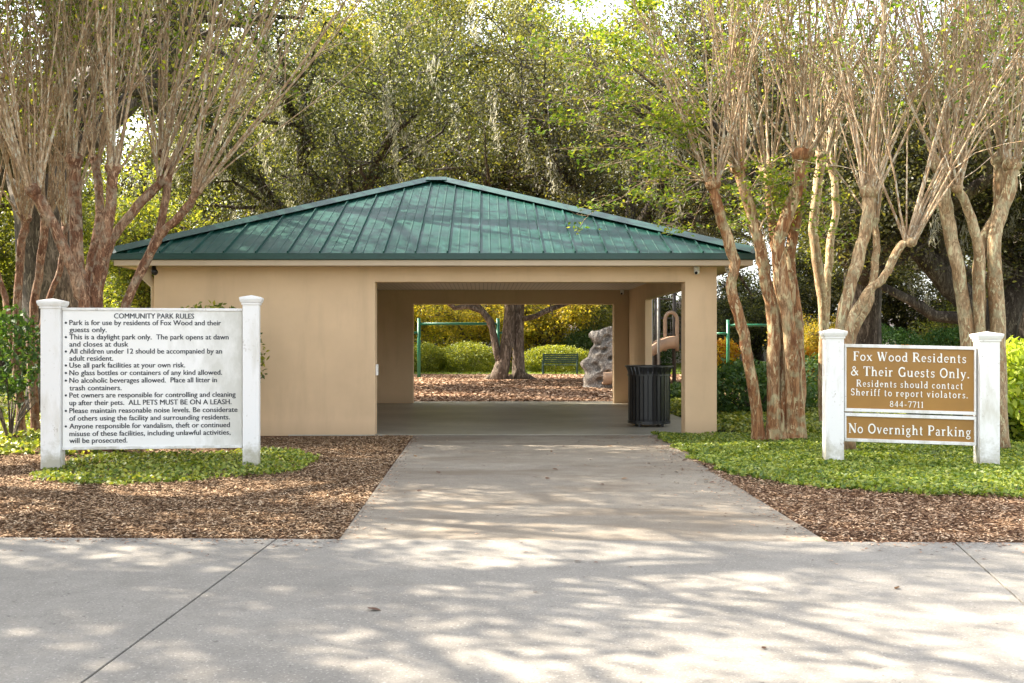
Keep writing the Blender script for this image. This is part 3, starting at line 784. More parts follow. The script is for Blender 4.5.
# bench
def bench():
    Y = 47.0; x_ = (560-CX)*Y/F
    o = empty('park_bench', (x_, Y, 0), 'dark green slatted park bench in front of the clipped hedge', 'bench', rz=R(-8))
    s = MB()
    for i in range(5): s.box((-.85,-.24+i*.1,.44),(.85,-.16+i*.1,.47))
    s.build('seat', M['bench_green'], o)
    b = MB()
    for i in range(5): b.box((-.85,.25+i*.03,.55+i*.09),(.85,.28+i*.03,.62+i*.09))
    b.build('backrest', M['bench_green'], o)
    for sx in (-.8, .8):
        MB().tube([(sx,-.25,0),(sx,-.25,.44),(sx,.27,.44),(sx,.42,1.0)], .035, 8).build('leg', M['bench_green'], o)
        MB().tube([(sx,.3,0),(sx,.25,.44)], .035, 8).build('leg', M['bench_green'], o)
        MB().tube([(sx,-.25,.44),(sx,-.25,.66),(sx,.3,.66)], .03, 8).build('armrest', M['bench_green'], o)
bench()

# ------------------------------------------------------------------ far houses
def house(x_, y_, w, dpt, wall_h, rz, label):
    o = empty('house', (x_, y_, 0), label, 'house', rz=rz)
    MB().box((-w/2,0,0),(w/2,dpt,wall_h)).build('wall', M['house_wall'], o)
    r = MB().add([(-w/2-.6,-.6,wall_h),(w/2+.6,-.6,wall_h),(w/2+.6,dpt+.6,wall_h),(-w/2-.6,dpt+.6,wall_h),(-w/4,dpt/2,wall_h+2.4),(w/4,dpt/2,wall_h+2.4)],
             [(0,1,5,4),(1,2,5),(2,3,4,5),(3,0,4),(3,2,1,0)]).build('roof', M['house_roof'], o)
    MB().box((-w/2-.6,-.66,wall_h-.18),(w/2+.6,-.605,wall_h+.02)).build('fascia', M['white_plastic'], r)
    for k in range(3):
        c_ = -w/2 + w*(k+.5)/3
        f = MB().box((c_-.9,-.06,.9),(c_+.9,-.001,2.2)).build('window', M['white_plastic'], o)
        MB().box((c_-.8,-.075,1.0),(c_+.8,-.061,2.1)).build('pane', M['house_glass'], f)
house(42, 82, 16, 10, 3.0, R(-8), 'pale stucco house behind the trees at the right edge')
house(19, 74, 12, 9, 2.7, R(4), 'pale house with white fascia glimpsed right of the pavilion pillar')
house(8.5, 95, 15, 9, 3.0, R(0), 'far pale house behind the hedge seen through the pavilion')

# ------------------------------------------------------------------ trees
def spread_dirs(n, rng, e0, e1, az0=None, spread=2*math.pi):
    return [((az0 or 0) + spread*(i + rng.uniform(.1,.9))/n, rng.uniform(e0, e1)) for i in range(n)]
def vdir(az, el): return Vector((math.cos(az)*math.cos(el), math.sin(az)*math.cos(el), math.sin(el)))
def wander(p, d, L, n, rng, wig, lift=0.0):
    pts = [p.copy()]; d = d.copy()
    for i in range(n):
        d = (d + Vector(rng.normal(scale=wig, size=3)) + Vector((0,0,lift))).normalized()
        p = p + d * (L/n); pts.append(p.copy())
    return pts, d
def oak_data(seed, tr=.45, th=3.0, reach=7.0, limbs=5, leaves=60000, lsize=.13, bark='oak_bark', leaf='oak_leaf', moss=True, trunks=None, droop=0.0, el=(25,65)):
    rng = np.random.default_rng(seed)
    mb = MB(); ends = []; mosspts = []
    base, _ = wander(Vector((0,0,-.2)), Vector((rng.uniform(-.1,.1), rng.uniform(-.1,.1), 1)), th+.2, 5, rng, .06)
    rr = [tr*1.55, tr*1.12, tr, tr*.95, tr*.93, tr*1.0]
    mb.tube(base, rr, 12, wob=.06)
    top = base[-1]
    for az, e in spread_dirs(limbs, rng, R(el[0]), R(el[1])):
        L = reach*rng.uniform(.8,1.15)
        pts, d = wander(top - Vector((0,0,rng.uniform(0,.6))), vdir(az, e), L, 7, rng, .17, -.02)
        r0 = tr*rng.uniform(.45,.62)
        mb.tube(pts, [r0*(1-.8*i/7) for i in range(8)], 8, wob=.05)
        for i in range(2, 8):
            for _ in range(3 if i < 7 else 4):
                a2 = az + rng.uniform(-1.5,1.5)
                p2, d2 = wander(pts[i], vdir(a2, R(rng.uniform(-5,70))), reach*rng.uniform(.2,.42), 4, rng, .25, -.02-droop)
                r1 = max(r0*(1-.8*i/7)*.5, .025)
                mb.tube(p2, [r1*(1-.75*k/4) for k in range(5)], 5, cap=False)
                for k in range(1, 5):
                    for _ in range(2):
                        p3, d3 = wander(p2[k], vdir(rng.uniform(0,6.28), R(rng.uniform(-30,60))), rng.uniform(.5,1.3), 2, rng, .3, -droop)
                        mb.tube(p3, [.016,.011,.005], 3, cap=False)
                        ends += [p3[1], p3[2]]
                        if rng.random() < .14: mosspts.append(p2[k])
    E = np.array([tuple(e) for e in ends])
    idx = rng.integers(0, len(E), leaves)
    # clumps differ in density
    wts = rng.gamma(.6, 1, len(E)); wts /= wts.sum()
    idx = rng.choice(len(E), leaves, p=wts)
    C = E[idx] + rng.normal(scale=.26, size=(leaves,3))*np.array([1.25,1.25,.8])
    tm = mb.mesh('oak_trunk', True); tm.materials.append(M[bark])
    cm = leaf_mesh('oak_crown', C, lsize, M[leaf], rng, up=.25)
    mm = None
    if moss and mosspts:
        Q = []
        for p in mosspts:
            L = rng.uniform(.5,1.6); n = int(70*L)
            t_ = rng.uniform(0,1,n)
            Q.append(np.stack([p.x+rng.normal(scale=.07,size=n)*(1-.5*t_)+.1*np.sin(t_*4), p.y+rng.normal(scale=.07,size=n), p.z - t_*L], 1))
        mm = leaf_mesh('oak_moss', np.concatenate(Q), .17, M['moss'], rng, hang=.85, aspect=.14)
    return tm, cm, mm
def plant_tree(name, data, x_, y_, rz, s, label, cat='tree', group=None, names=('trunk','crown','spanish_moss'), sz=None):
    o = empty(name, (x_, y_, 0), label, cat, group, rz); o.scale = (s, s, sz or s)
    for me, nm in zip(data, names):
        if me: mesh_obj(nm, me, o)
    return o
oakA = oak_data(1, .5, 3.2, 7.5, 6, 80000, .082, droop=.03)
oakB = oak_data(2, .42, 3.6, 7.0, 5, 80000, .08, bark='dark_oak_bark')
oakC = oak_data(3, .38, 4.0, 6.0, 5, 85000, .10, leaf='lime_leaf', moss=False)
gold = oak_data(4, .13, 1.2, 3.4, 5, 17000, .16, leaf='gold_leaf', bark='oak_bark', moss=False, el=(35,75))
limeS = oak_data(5, .2, 1.6, 4.2, 6, 45000, .13, leaf='lime_leaf', moss=False, el=(15,70))
darkL = oak_data(8, .3, 1.2, 6.0, 7, 80000, .15, bark='dark_oak_bark', moss=False, el=(5,70))
nomoss = lambda d: (d[0], d[1], None)
oakN = oak_data(12, .5, 4.4, 8.6, 7, 36000, .10, moss=False, droop=-.03, el=(20,60))
oakM = oak_data(15, .4, 4.0, 8.0, 6, 26000, .12, moss=False, droop=-.02, el=(20,60))
OAKG = 'live oaks shading the park'
oaks = [
 (oakN, -12.3, 13.0, 2.0, 1.2, 'broad live oak left of the frame edge, dark boughs hanging over the left myrtles'),
 (oakC, -4.0, 74.0, 5.1, 2.6, 'tall sunlit oak far behind the roof, left of its ridge'),
 (oakC, 2.5, 86.0, 0.9, 3.0, 'very tall sunlit oak far beyond the playground, above the roof ridge'),
 (oakC, -15.0, 90.0, 2.9, 3.1, 'very tall sunlit oak far beyond the left end of the roof'),
 (oakM, -10.3, 6.8, 5.1, 1.25, 'live oak close on the left of the road, out of frame, dappling the driveway'),
 (oakM, -13.5, 1.6, 1.2, 1.15, 'live oak beside the camera on the left, out of frame, shading the near concrete'),
 (oakB, -5.4, 35.0, 3.6, 1.35, 'dark live oak directly behind the ridge of the green roof'),
 (oakN, -8.6, 20.5, 1.9, 1.15, 'dark live oak behind the left myrtles, boughs reaching over the roof'),
 (oakA, -9.0, 78.0, 2.2, 2.3, 'mossy live oak right behind the left half of the green roof'),
 (oakB, 5.75, 36.0, 4.0, 1.30, 'leaning live oak with hanging moss behind the right half of the roof'),
 (oakA, 11.5, 30.5, 5.2, 1.25, 'live oak hung with moss behind the red-barked myrtle'),
 (oakB, 15.6, 25.0, .8, 1.15, 'dark spreading live oak behind the myrtle by the brown sign'),
 (oakC, -15.0, 30.0, 0, 1.3, 'sunlit green tree beyond the leftmost slim trunks'),
 (oakA, 21.0, 38.0, 3.4, 1.3, 'mossy live oak deep in the shade at the right edge'),
 (oakC, -17.0, 60.0, 1.0, 1.7, 'tall lime-green tree above the left end of the roof'),
 (oakC, 4.5, 68.0, 2.0, 1.6, 'tall sunlit tree rising behind the ridge of the roof'),
 (oakB, 10.8, 50.0, 3.0, 1.5, 'tall live oak standing beyond the play tower'),
 (oakC, 22.0, 56.0, 4.0, 1.5, 'lime-green tree beyond the second swing frame'),
 (oakB, -20.0, 50.0, 5.0, 1.5, 'far live oak at the left edge behind the sunlit tree'),
 (oakA, 34.0, 60.0, 1.4, 1.5, 'far live oak in front of the pale house at the right edge'),
]
for d_, x_, y_, rz_, s_, lab in oaks: plant_tree('oak_tree', d_, x_, y_, rz_, s_, lab, group=OAKG)
GG = 'low golden trees beyond the playground'
for i, (px, Y, s_, rz_, lab) in enumerate([
 (404,58,1.1,0,'golden-leaved tree behind the left post of the swing frame'),(446,62,1.2,1.3,'golden-leaved tree above the middle of the swing bar'),
 (478,56,.95,2.6,'small golden-leaved tree left of the huge oak trunk'),(540,60,1.1,4.0,'golden-leaved tree right of the huge oak trunk'),
 (815,42,.5,2,'small yellow tree left of the brown sign, far back')]):
    plant_tree('golden_tree', gold, (px-CX)*Y/F, Y, rz_, s_, lab, group=GG)
LG = 'low green trees closing the view'
for i, (dd, px, Y, s_, rz_, lab) in enumerate([
 (limeS,588,64,1.2,0,'pale green tree above the bench and hedge'),(limeS,-20,32,1.0,1,'pale green tree at the far left edge'),
 (limeS,170,40,1.2,2,'pale green tree seen under the left end of the eave'),(darkL,300,75,1.5,0,'dark tree mass behind the pavilion wall'),
 (darkL,470,85,1.4,2.2,'dark tree far behind the golden trees'),(darkL,640,80,1.3,4,'dark tree far behind the climbing rock'),
 (darkL,760,70,1.2,1,'dark tree seen between the pillar and the red-barked myrtle'),(darkL,900,62,1.2,3,'dark tree above the brown sign in the distance'),
 (limeS,1040,50,1.2,4,'pale green tree at the far right edge'),(darkL,60,60,1.4,5,'dark tree behind the leftmost sign post'),
 (darkL,-120,75,1.5,2,'dark tree far beyond the left edge'),(darkL,1120,75,1.5,1,'dark tree far beyond the right edge')]):
    plant_tree('background_tree', dd, (px-CX)*Y/F, Y, rz_, s_, lab, group=LG)

# the huge two-stemmed oak seen through the pavilion
def hero_oak():
    Y = 40.0; rng = np.random.default_rng(21)
    o = empty('twin_oak_tree', ((512-CX)*Y/F, Y, 0), 'huge twin-stemmed oak trunk framed in the middle of the rear opening', 'tree', OAKG)
    k = Y/F
    def L(px, py, dy=0): v = at(px, py, Y); return v - Vector(o.location) + Vector((0, dy, 0))
    mb = MB()
    def st(pts, rad, seg=12, dy=0): mb.tube([L(a, b, dy) for a, b in pts], [r*k*.82 for r in rad], seg, wob=.07)
    st([(497,384),(501,372),(505,355),(508,335),(510,310),(509,280),(503,230),(490,190)],[13,9.5,7.5,7,7,7,6,5])
    st([(520,383),(519,370),(519,350),(518.5,330),(519,305),(530,260),(560,220)],[10,7.5,7,7,7.2,6,4], dy=.3)
    st([(502,368),(497,352),(494,336),(491,322),(482,311),(468,306),(455,308),(440,296),(420,285)],[6,5,4.5,4.2,4,3.5,3,3,2])
    st([(492,330),(486,315),(472,298),(450,270)],[3.5,3.2,3,2])
    st([(523,319),(536,316),(548,310),(562,305),(580,298),(610,288)],[3.4,3.2,3,3,2.5,2])
    for pts in ([(499,374),(486,381),(470,386)],[(496,376),(480,384),(464,389)],[(522,375),(534,380),(545,384)],[(508,376),(511,384),(518,388)]):
        st(pts, [5.5,3,1.2], 8)
    ends = []
    for (px, py) in ((490,190),(560,220),(420,285),(450,270),(610,288),(505,230),(545,260)):
        p = L(px, py)
        for _ in range(9):
            p2, d2 = wander(p, vdir(rng.uniform(0,6.28), R(rng.uniform(10,70))), rng.uniform(2,5), 5, rng, .25)
            mb.tube(p2, [.12*(1-.8*i/5) for i in range(6)], 5, cap=False)
            for q in p2[1:]:
                for _ in range(4):
                    e, _d = wander(q, vdir(rng.uniform(0,6.28), R(rng.uniform(-10,60))), 1.1, 2, rng, .3)
                    mb.tube(e, [.015,.01,.005], 3, cap=False); ends += [e[1], e[2]]
    E = np.array([tuple(e) for e in ends]); E = E[E[:,2] > 4.6]
    C = E[rng.integers(0, len(E), 36000)] + rng.normal(scale=.35, size=(36000,3))
    mb.build('trunk', M['pale_oak_bark'], o, smooth=True)
    mesh_obj('crown', leaf_mesh('crown', C, .14, M['oak_leaf'], rng, up=.2), o)
hero_oak()
# low dark boughs at the right, behind the brown sign
def low_bough():
    Y = 26.0
    o = empty('leaning_oak_tree', ((1005-CX)*Y/F, Y, 0), 'dark leaning oak with low crooked boughs between the right myrtles', 'tree', OAKG)
    rng = np.random.default_rng(31); k = Y/F; mb = MB()
    def L(px, py, dy=0): return at(px, py, Y) - Vector(o.location) + Vector((0, dy, 0))
    def st(pts, rad, seg=10, dy=0): mb.tube([L(a, b, dy) for a, b in pts], [r*k for r in rad], seg, wob=.07)
    st([(1005,400),(1000,340),(980,310),(950,285),(930,262),(905,240),(885,205)],[20,16,13,12,10,7,4])
    st([(985,318),(960,318),(935,316),(910,300),(885,288),(870,270)],[8,7,6,5,4,3])
    st([(1000,345),(1010,310),(1024,270),(1045,230),(1050,190)],[13,12,10,7,5])
    st([(950,285),(935,230),(945,180)],[7,5,3])
    ends = []
    for (px, py) in ((885,205),(870,270),(1050,190),(945,180),(905,240),(1024,270)):
        for _ in range(8):
            p2, d2 = wander(L(px, py), vdir(rng.uniform(0,6.28), R(rng.uniform(5,70))), rng.uniform(1.5,3.5), 4, rng, .25)
            mb.tube(p2, [.06*(1-.8*i/4) for i in range(5)], 5, cap=False)
            for q in p2[1:]:
                for _ in range(4):
                    e, _d = wander(q, vdir(rng.uniform(0,6.28), R(rng.uniform(-20,60))), .9, 2, rng, .3)
                    mb.tube(e, [.012,.008,.004], 3, cap=False); ends += [e[1], e[2]]
    E = np.array([tuple(e) for e in ends]); E = E[E[:,2] > 1.2]
    C = E[rng.integers(0, len(E), 42000)] + rng.normal(scale=.28, size=(42000,3))
    mb.build('trunk', M['dark_oak_bark'], o, smooth=True)
    mesh_obj('crown', leaf_mesh('crown', C, .1, M['oak_leaf'], rng, up=.2), o)
low_bough()

# crape myrtles: stems traced at their own distance, then fans of thin straight shoots
def myrtle(label, Y, base_px, stems, bark, seed, shoots=13, leafn=2500, side=None, lean=0.0, length=(3.0,4.6), name='crape_myrtle', leafsz=.075, twigs=None):
    rng = np.random.default_rng(seed); k = Y/F
    bx = (base_px-CX)*Y/F
    o = empty(name, (bx, Y, 0), label, 'tree', 'pollarded crape myrtles')
    org = Vector(o.location)
    tm = MB(); sm = MB(); ends = []
    for pts, r0, r1, dy in stems:
        n = len(pts)
        Q = []
        for i, (px, py) in enumerate(pts):
            dd = dy * i/(n-1)
            v = at(px, py, Y + dd); v = v - org
            if i == 0: v.z = min(v.z, -.05)
            Q.append(v)
        # subdivide with Catmull-Rom and add knobbly radius
        S = []; RD = []
        for i in range(n-1):
            p0, p1, p2, p3 = Q[max(i-1,0)], Q[i], Q[i+1], Q[min(i+2,n-1)]
            for j in range(5):
                t_ = j/5
                S.append(.5*((2*p1)+(p2-p0)*t_+(2*p0-5*p1+4*p2-p3)*t_**2+(3*p1-p0-3*p2+p3)*t_**3))
                g_ = (i+t_)/(n-1)
                RD.append((r0*(1-g_)+r1*g_)*k*.75*(1+.025*rng.normal()))
        S.append(Q[-1]); RD.append(r1*k*1.1)
        for q in range(1, len(S)-1): S[q] = S[q] + Vector(rng.normal(scale=.006, size=3))
        RD[0] *= 1.5; RD[1] *= 1.25
        tm.tube(S, RD, 12, wob=.04)
        kn = Q[-1]; dr_ = (Q[-1]-Q[-2]).normalized()
        tm.ell(tuple(kn), (r1*k*1.2, r1*k*1.2, r1*k*1.1), 10, 6)
        dr_ = (dr_*.55 + Vector((lean,0,1))).normalized()
        for s_ in range(shoots):
            az = rng.uniform(0, 6.28); tl = abs(rng.normal(0, .30)) + .04
            d = (dr_ + Vector((math.cos(az)*tl, math.sin(az)*tl, 0))).normalized()
            L = rng.uniform(*length)
            st = kn + Vector((math.cos(az), math.sin(az), rng.uniform(-.6,.8)))*r1*k*.8
            p2, d2 = wander(st, d, L, 7, rng, .045, .012)
            th_ = rng.uniform(.010,.021)
            sm.tube(p2, [th_*1.25]+[th_*(1-.72*i/7) for i in range(1,8)], 5, cap=False)
            for j in range(2, 8):
                for _ in range(rng.integers(0, 4)):
                    a2 = rng.uniform(0, 6.28)
                    d3 = (d + Vector((math.cos(a2), math.sin(a2), .1))*rng.uniform(.25,.9)).normalized()
                    p3, _d = wander(p2[j], d3, rng.uniform(.5,1.4), 4, rng, .1, 0)
                    sm.tube(p3, [th_*.45,th_*.38,th_*.3,th_*.22,th_*.12], 3, cap=False)
                    ends += [(p3[2], 1), (p3[3], 1), (p3[4], 1)]
    if twigs:
        for (a, b, c_, d__) in twigs:       # leafy side twigs
            p0 = at(a, b, Y) - org; p1 = at(c_, d__, Y + rng.uniform(-.8,.8)) - org
            n = 8
            pts = [p0.lerp(p1, i/n) + Vector((0,0,.25*math.sin(math.pi*i/n))) + Vector(rng.normal(scale=.02,size=3)) for i in range(n+1)]
            sm.tube(pts, [.014*(1-.8*i/n) for i in range(n+1)], 4, cap=False)
            for i in range(3, n+1):
                for _ in range(2):
                    e, _d = wander(pts[i], vdir(rng.uniform(0,6.28), R(rng.uniform(-15,25))), .45, 3, rng, .2)
                    sm.tube(e, [.005,.004,.003,.002], 3, cap=False)
                    ends += [(q, 6) for q in e[1:]]
    tm.build('trunk', M[bark], o, smooth=True)
    sm.build('shoots', M['shoot'], o, smooth=True)
    if leafn:
        E = np.array([tuple(e) for e, w in ends]); w = np.array([w for e, w in ends], float)*rng.gamma(.6, 1, len(ends))
        w *= 1 + np.clip(E[:,2]-5.2, 0, 3)*1.3
        w /= w.sum()
        C = E[rng.choice(len(E), leafn, p=w)] + rng.normal(scale=.075, size=(leafn,3))*np.array([1.5,1.5,.5])
        mesh_obj('foliage', leaf_mesh('foliage', C, leafsz, M['myrtle_leaf'], rng, up=.55, aspect=.5), o)
    return o
myrtle('big red-brown myrtle behind the white rules board, left of the pavilion', 12.7, 98,
 [([(88,455),(86,330),(78,285),(54,226),(33,190)],9,6.5,-.6), ([(96,455),(93,330),(84,290),(77,250),(74,160)],9,8,.3),
  ([(100,455),(95,330),(96,285),(107,231),(113,168)],8,7,-.3), ([(104,455),(98,330),(100,280),(112,240),(138,205),(163,180)],7.5,6,.5),
  ([(92,455),(88,330),(90,270),(100,215),(96,160)],7,6,1.0)],
 'myrtle_bark', 101, 12, 6500, lean=.12)
myrtle('leaning myrtle with forked stem crossing the left corner of the pavilion', 12.9, 118,
 [([(112,455),(122,320),(147,260),(163,232),(183,213),(197,190)],6.5,5,-.4), ([(112,455),(122,320),(146,261),(160,228),(169,176),(163,153)],6.5,5,.4)],
 'myrtle_bark', 102, 16, 5500, lean=.42, length=(3.4,5.4))
myrtle('slim myrtle nearest the left edge, ivy at its foot', 14.6, 20,
 [([(22,436),(20,400),(17,340),(20,260),(26,218)],6,5,0), ([(24,436),(10,330),(3,290),(-12,240)],4,4,.4)], 'myrtle_bark', 103, 18, 1800)
myrtle('slim myrtle just left of the left white sign post', 15.0, 34,
 [([(36,432),(33,390),(32,330),(40,265),(46,215)],6,5,0), ([(36,432),(34,380),(45,310),(60,270),(66,225)],4,4,.6)], 'myrtle_bark', 104, 18, 1800)
LT = [(712,182,640,120),(712,182,600,170),(712,182,655,60),(737,166,560,95),(737,166,520,45),(712,182,590,215),(737,166,610,30),(712,182,630,200),(737,166,575,60),(800,152,740,210),
      (803,152,770,235),(737,166,690,230),(800,152,830,240),(712,182,560,150),(712,182,545,120),(737,166,545,15),(760,230,795,215),(765,240,745,225),(712,182,660,225),(737,166,640,10),(712,182,615,95),(737,166,590,-10),(760,200,800,185),(775,215,760,190)]
myrtle('red-barked multi-stem myrtle right of the pavilion, one stem leaning left', 14.2, 778,
 [([(760,440),(752,380),(741,325),(731,287),(735,262),(722,222),(713,184)],7.5,7,-.2), ([(773,440),(773,380),(774,322),(765,276),(761,250),(749,207),(738,168)],9.5,7,.2),
  ([(793,440),(792,380),(788,322),(781,272),(780,235),(797,190),(801,154)],10,8,-.2), ([(799,440),(799,380),(797,322),(790,262),(797,215),(806,155)],9,7,.5),
  ([(783,440),(783,380),(781,322),(778,272),(772,222),(768,170)],8,6,.6)],
 'red_bark', 105, 14, 14500, twigs=LT)
myrtle('grey-tan myrtle between the red-barked one and the brown sign', 17.0, 824,
 [([(826,428),(824,380),(823,310),(816,250),(814,220),(822,156)],7,6,0), ([(824,428),(822,380),(826,310),(830,250),(836,205),(832,165)],5.5,5,.5)], 'tan_bark', 106, 13, 3000)
myrtle('tan myrtle rising behind the left half of the brown sign', 13.0, 846,
 [([(842,445),(841,335),(854,273),(866,228),(869,192)],8.5,8,.1), ([(850,445),(848,340),(866,295),(885,276),(900,247),(911,242)],6.5,5,-.3), ([(848,445),(850,350),(870,300),(876,250),(874,220)],5,5,.6)],
 'tan_bark', 107, 14, 3000)
myrtle('thick tan myrtle rising behind the right post of the brown sign', 13.2, 985,
 [([(972,445),(966,320),(952,240),(942,190),(941,166)],9,8,0), ([(982,445),(979,320),(979,250),(965,203),(957,188)],8,5,-.3), ([(984,445),(980,320),(981,250),(998,210),(999,160)],8.5,7,.4),
  ([(1000,445),(998,320),(994,240),(1010,190),(1012,165)],10,8,.1)],
 'tan_bark', 108, 14, 4500)
myrtle('myrtle just outside the right edge, shoots leaning into view', 14.0, 1080,
 [([(1075,445),(1072,330),(1060,250),(1052,185)],8,7,0), ([(1085,445),(1088,330),(1100,250),(1110,180)],8,7,0)], 'tan_bark', 109, 18, 1800)
myrtle('myrtle just outside the left edge, shoots leaning into view', 13.2, -45,
 [([(-40,450),(-42,330),(-30,250),(-18,180)],8,7,0), ([(-50,450),(-55,330),(-60,250),(-70,180)],8,7,0)], 'myrtle_bark', 110, 18, 1800)

# ------------------------------------------------------------------ shrubs and hedges
def shrub_pts(n, r, rng, shell=.55, lumps=7, flat=0):
    u = rand_unit(n, rng); 
    lum = rand_unit(lumps, rng)
    k = 1 + .16*np.max(u @ lum.T, axis=1) + .07*rng.normal(size=n) + .06*np.sin(u[:,0]*9+u[:,2]*7)*np.sin(u[:,1]*8+1)
    rad = (shell + (1-shell)*rng.uniform(0,1,n)**.5) * k
    P_ = u * rad[:,None]
    P_[:,2] = np.sign(P_[:,2])*np.abs(P_[:,2])**(1-flat*.4)
    return P_ * np.array(r)
def shrub(name, label, cat, x_, y_, r, n, ls, leaf, seed, group=None, shell=.55, zc=None, up=.2):
    rng = np.random.default_rng(seed)
    o = empty(name, (x_, y_, 0), label, cat, group)
    C = shrub_pts(n, r, rng, shell); C[:,2] += zc if zc is not None else r[2]*.85
    C = C[C[:,2] > .02]
    st = MB()
    for _ in range(14):
        a = rng.uniform(0,6.28)
        e = Vector((math.cos(a)*r[0]*.7, math.sin(a)*r[1]*.7, r[2]*rng.uniform(.8,1.6)))
        st.tube([(0,0,-.05), e*.4+Vector((0,0,.1)), e], [.02,.014,.005], 4, cap=False)
    st.build('stems', M['oak_bark'], o)
    mesh_obj('foliage', leaf_mesh('foliage', C, ls, M[leaf], rng, up=up), o)
HG = 'clipped hedges beyond the playground'
for i, (px, py, wpx, hpx, lab) in enumerate([(424,373,38,28,'small clipped hedge behind the left post of the swing frame'),(468,374,54,29,'clipped hedge left of the huge oak trunk'),
   (556,372,64,26,'long clipped hedge behind the park bench')]):
    Y = 50; k = Y/F
    shrub('clipped_hedge', lab, 'hedge', (px-CX)*k, Y, (wpx/2*k, 1.1, hpx/2*k), 16000, .09, 'hedge_leaf', 200+i, HG, shell=.8, zc=hpx/2*k*.95)
shrub('shrub', 'dark green bush left of the leftmost white sign post', 'bush', -6.75, 14.2, (.45,.45,.6), 1300, .10, 'shrub_leaf', 210, zc=1.25)
shrub('shrub', 'leafy bush against the tan wall, peeking over the rules board', 'bush', -4.05, 14.55, (.75,.35,.75), 3000, .09, 'lime_leaf', 211, zc=1.18)
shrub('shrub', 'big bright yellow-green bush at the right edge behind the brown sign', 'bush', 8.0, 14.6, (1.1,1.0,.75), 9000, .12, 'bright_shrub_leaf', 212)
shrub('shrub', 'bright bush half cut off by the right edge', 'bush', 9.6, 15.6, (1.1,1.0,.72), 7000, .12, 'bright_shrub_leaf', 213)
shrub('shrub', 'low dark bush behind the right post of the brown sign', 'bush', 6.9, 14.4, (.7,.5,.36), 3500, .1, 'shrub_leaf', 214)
for i, (x_, y_, r_, lab) in enumerate([(5.2,19.5,(1.1,.8,.55),'low dark bush behind the red-barked myrtle'),(6.9,21,(1.3,.9,.6),'low dark bush behind the grey-tan myrtle'),
   (9.3,22,(1.6,1,.62),'low dark bush seen just above the brown sign'),(4.9,24.8,(.8,.7,.22),'low dark bush right of the pavilion pillar')]):
    shrub('shrub', lab, 'bush', x_, y_, r_, 5000, .11, 'shrub_leaf', 220+i)
for i, (px, Y, r_, lab) in enumerate([(816,33,(.55,.4,.55),'yellow-orange croton left of the brown sign'),(905,40,(.9,.5,.6),'yellow croton seen above the middle of the brown sign'),(722,60,(.9,.6,.8),'yellow-orange croton far right of the pillar')]):
    shrub('croton', lab, 'bush', (px-CX)*Y/F, Y, r_, 1500, .2, 'croton_leaf', 230+i, 'yellow crotons', zc=r_[2]*1.2, up=0)
for i, (px, Y, lab) in enumerate([(595,58,'dark round bush right of the long hedge'),(640,62,'dark round bush behind the climbing rock'),(20,48,'round bush at the far left lawn'),(880,48,'round bush on the lawn behind the brown sign'),(960,50,'round bush on the lawn behind the thick tan myrtle')]):
    shrub('shrub', lab, 'bush', (px-CX)*Y/F, Y, (2.0,1.2,1.2), 9000, .14, 'shrub_leaf', 240+i)

# ------------------------------------------------------------------ ground cover and litter
def inpoly(P_, poly):
    x, y = P_[:,0], P_[:,1]; r = np.zeros(len(P_), bool); n = len(poly); j = n-1
    for i in range(n):
        xi, yi = poly[i]; xj, yj = poly[j]
        r ^= ((yi > y) != (yj > y)) & (x < (xj-xi)*(y-yi)/(yj-yi+1e-12)+xi); j = i
    return r
def vnoise(x, y, s, seed=0):
    return np.sin(x*s+seed)*np.sin(y*s*1.3+seed*2)+.5*np.sin(x*s*2.3+y*s*1.7+seed)+.35*np.sin(x*s*4.1-y*s*3.3)
def scatter(name, label, poly, n, ls, leaf, seed, zr, cat, up=.5, aspect=.8, edge=.25, dens=None):
    rng = np.random.default_rng(seed); P_ = np.array(poly)
    a, b = P_.min(0), P_.max(0)
    q = rng.uniform(a-edge, b+edge, (int(n*1.6), 2))
    w = q + np.stack([vnoise(q[:,0],q[:,1],3.1,seed), vnoise(q[:,1],q[:,0],2.7,seed+3)],1)*edge*.5
    q = q[inpoly(w, poly)]
    if dens is not None: q = q[rng.uniform(0,1,len(q)) < dens(q)]
    hump = .5+.5*np.clip(vnoise(q[:,0],q[:,1],2.2,seed)*.6+.3, 0, 1)
    z = zr[0] + (zr[1]-zr[0])*rng.uniform(0,1,len(q))**.7*hump
    C = np.column_stack([q, z])
    o = mesh_obj(name, leaf_mesh(name, C, ls, M[leaf], rng, up=up, aspect=aspect))
    return tag(o, label, cat, kind='stuff')
scatter('ground_cover', 'bright ivy patch at the foot of the white rules board', [gp(30,484),gp(45,470),gp(100,458),gp(200,455),gp(300,452),gp(316,462),gp(300,474),gp(200,484),gp(120,487)], 8500, .045, 'ivy_leaf', 301, (.01,.09), 'ivy', edge=.12)
scatter('ground_cover', 'shaded ivy at the left edge around the slim myrtles', [(-14,12.2),(-5.2,12.4),(-4.3,13.0),(-4.6,15),(-6.3,16.2),(-14,26)], 36000, .07, 'ivy_leaf', 302, (.02,.16), 'ivy')
scatter('ground_cover', 'sunlit ivy lawn around the brown sign', [(2.62,15.3),(2.58,12),(2.65,10.6),(3.3,9.5),(4.2,9.15),(6,8.85),(9,8.7),(9,15.3)], 64000, .044, 'ivy_leaf', 303, (.01,.08), 'ivy', edge=.2)
scatter('ground_cover', 'darker ivy behind the right pillar and myrtles', [(3.8,15.3),(12,15.3),(16,24),(3.8,25)], 50000, .075, 'ivy_leaf', 304, (.02,.16), 'ivy')
scatter('grass', 'sunlit grass beyond the ivy on the right', [(4.5,25),(16,24),(32,60),(16,60)], 60000, .13, 'grass_blade', 305, (.01,.08), 'grass', up=.2, aspect=.2)
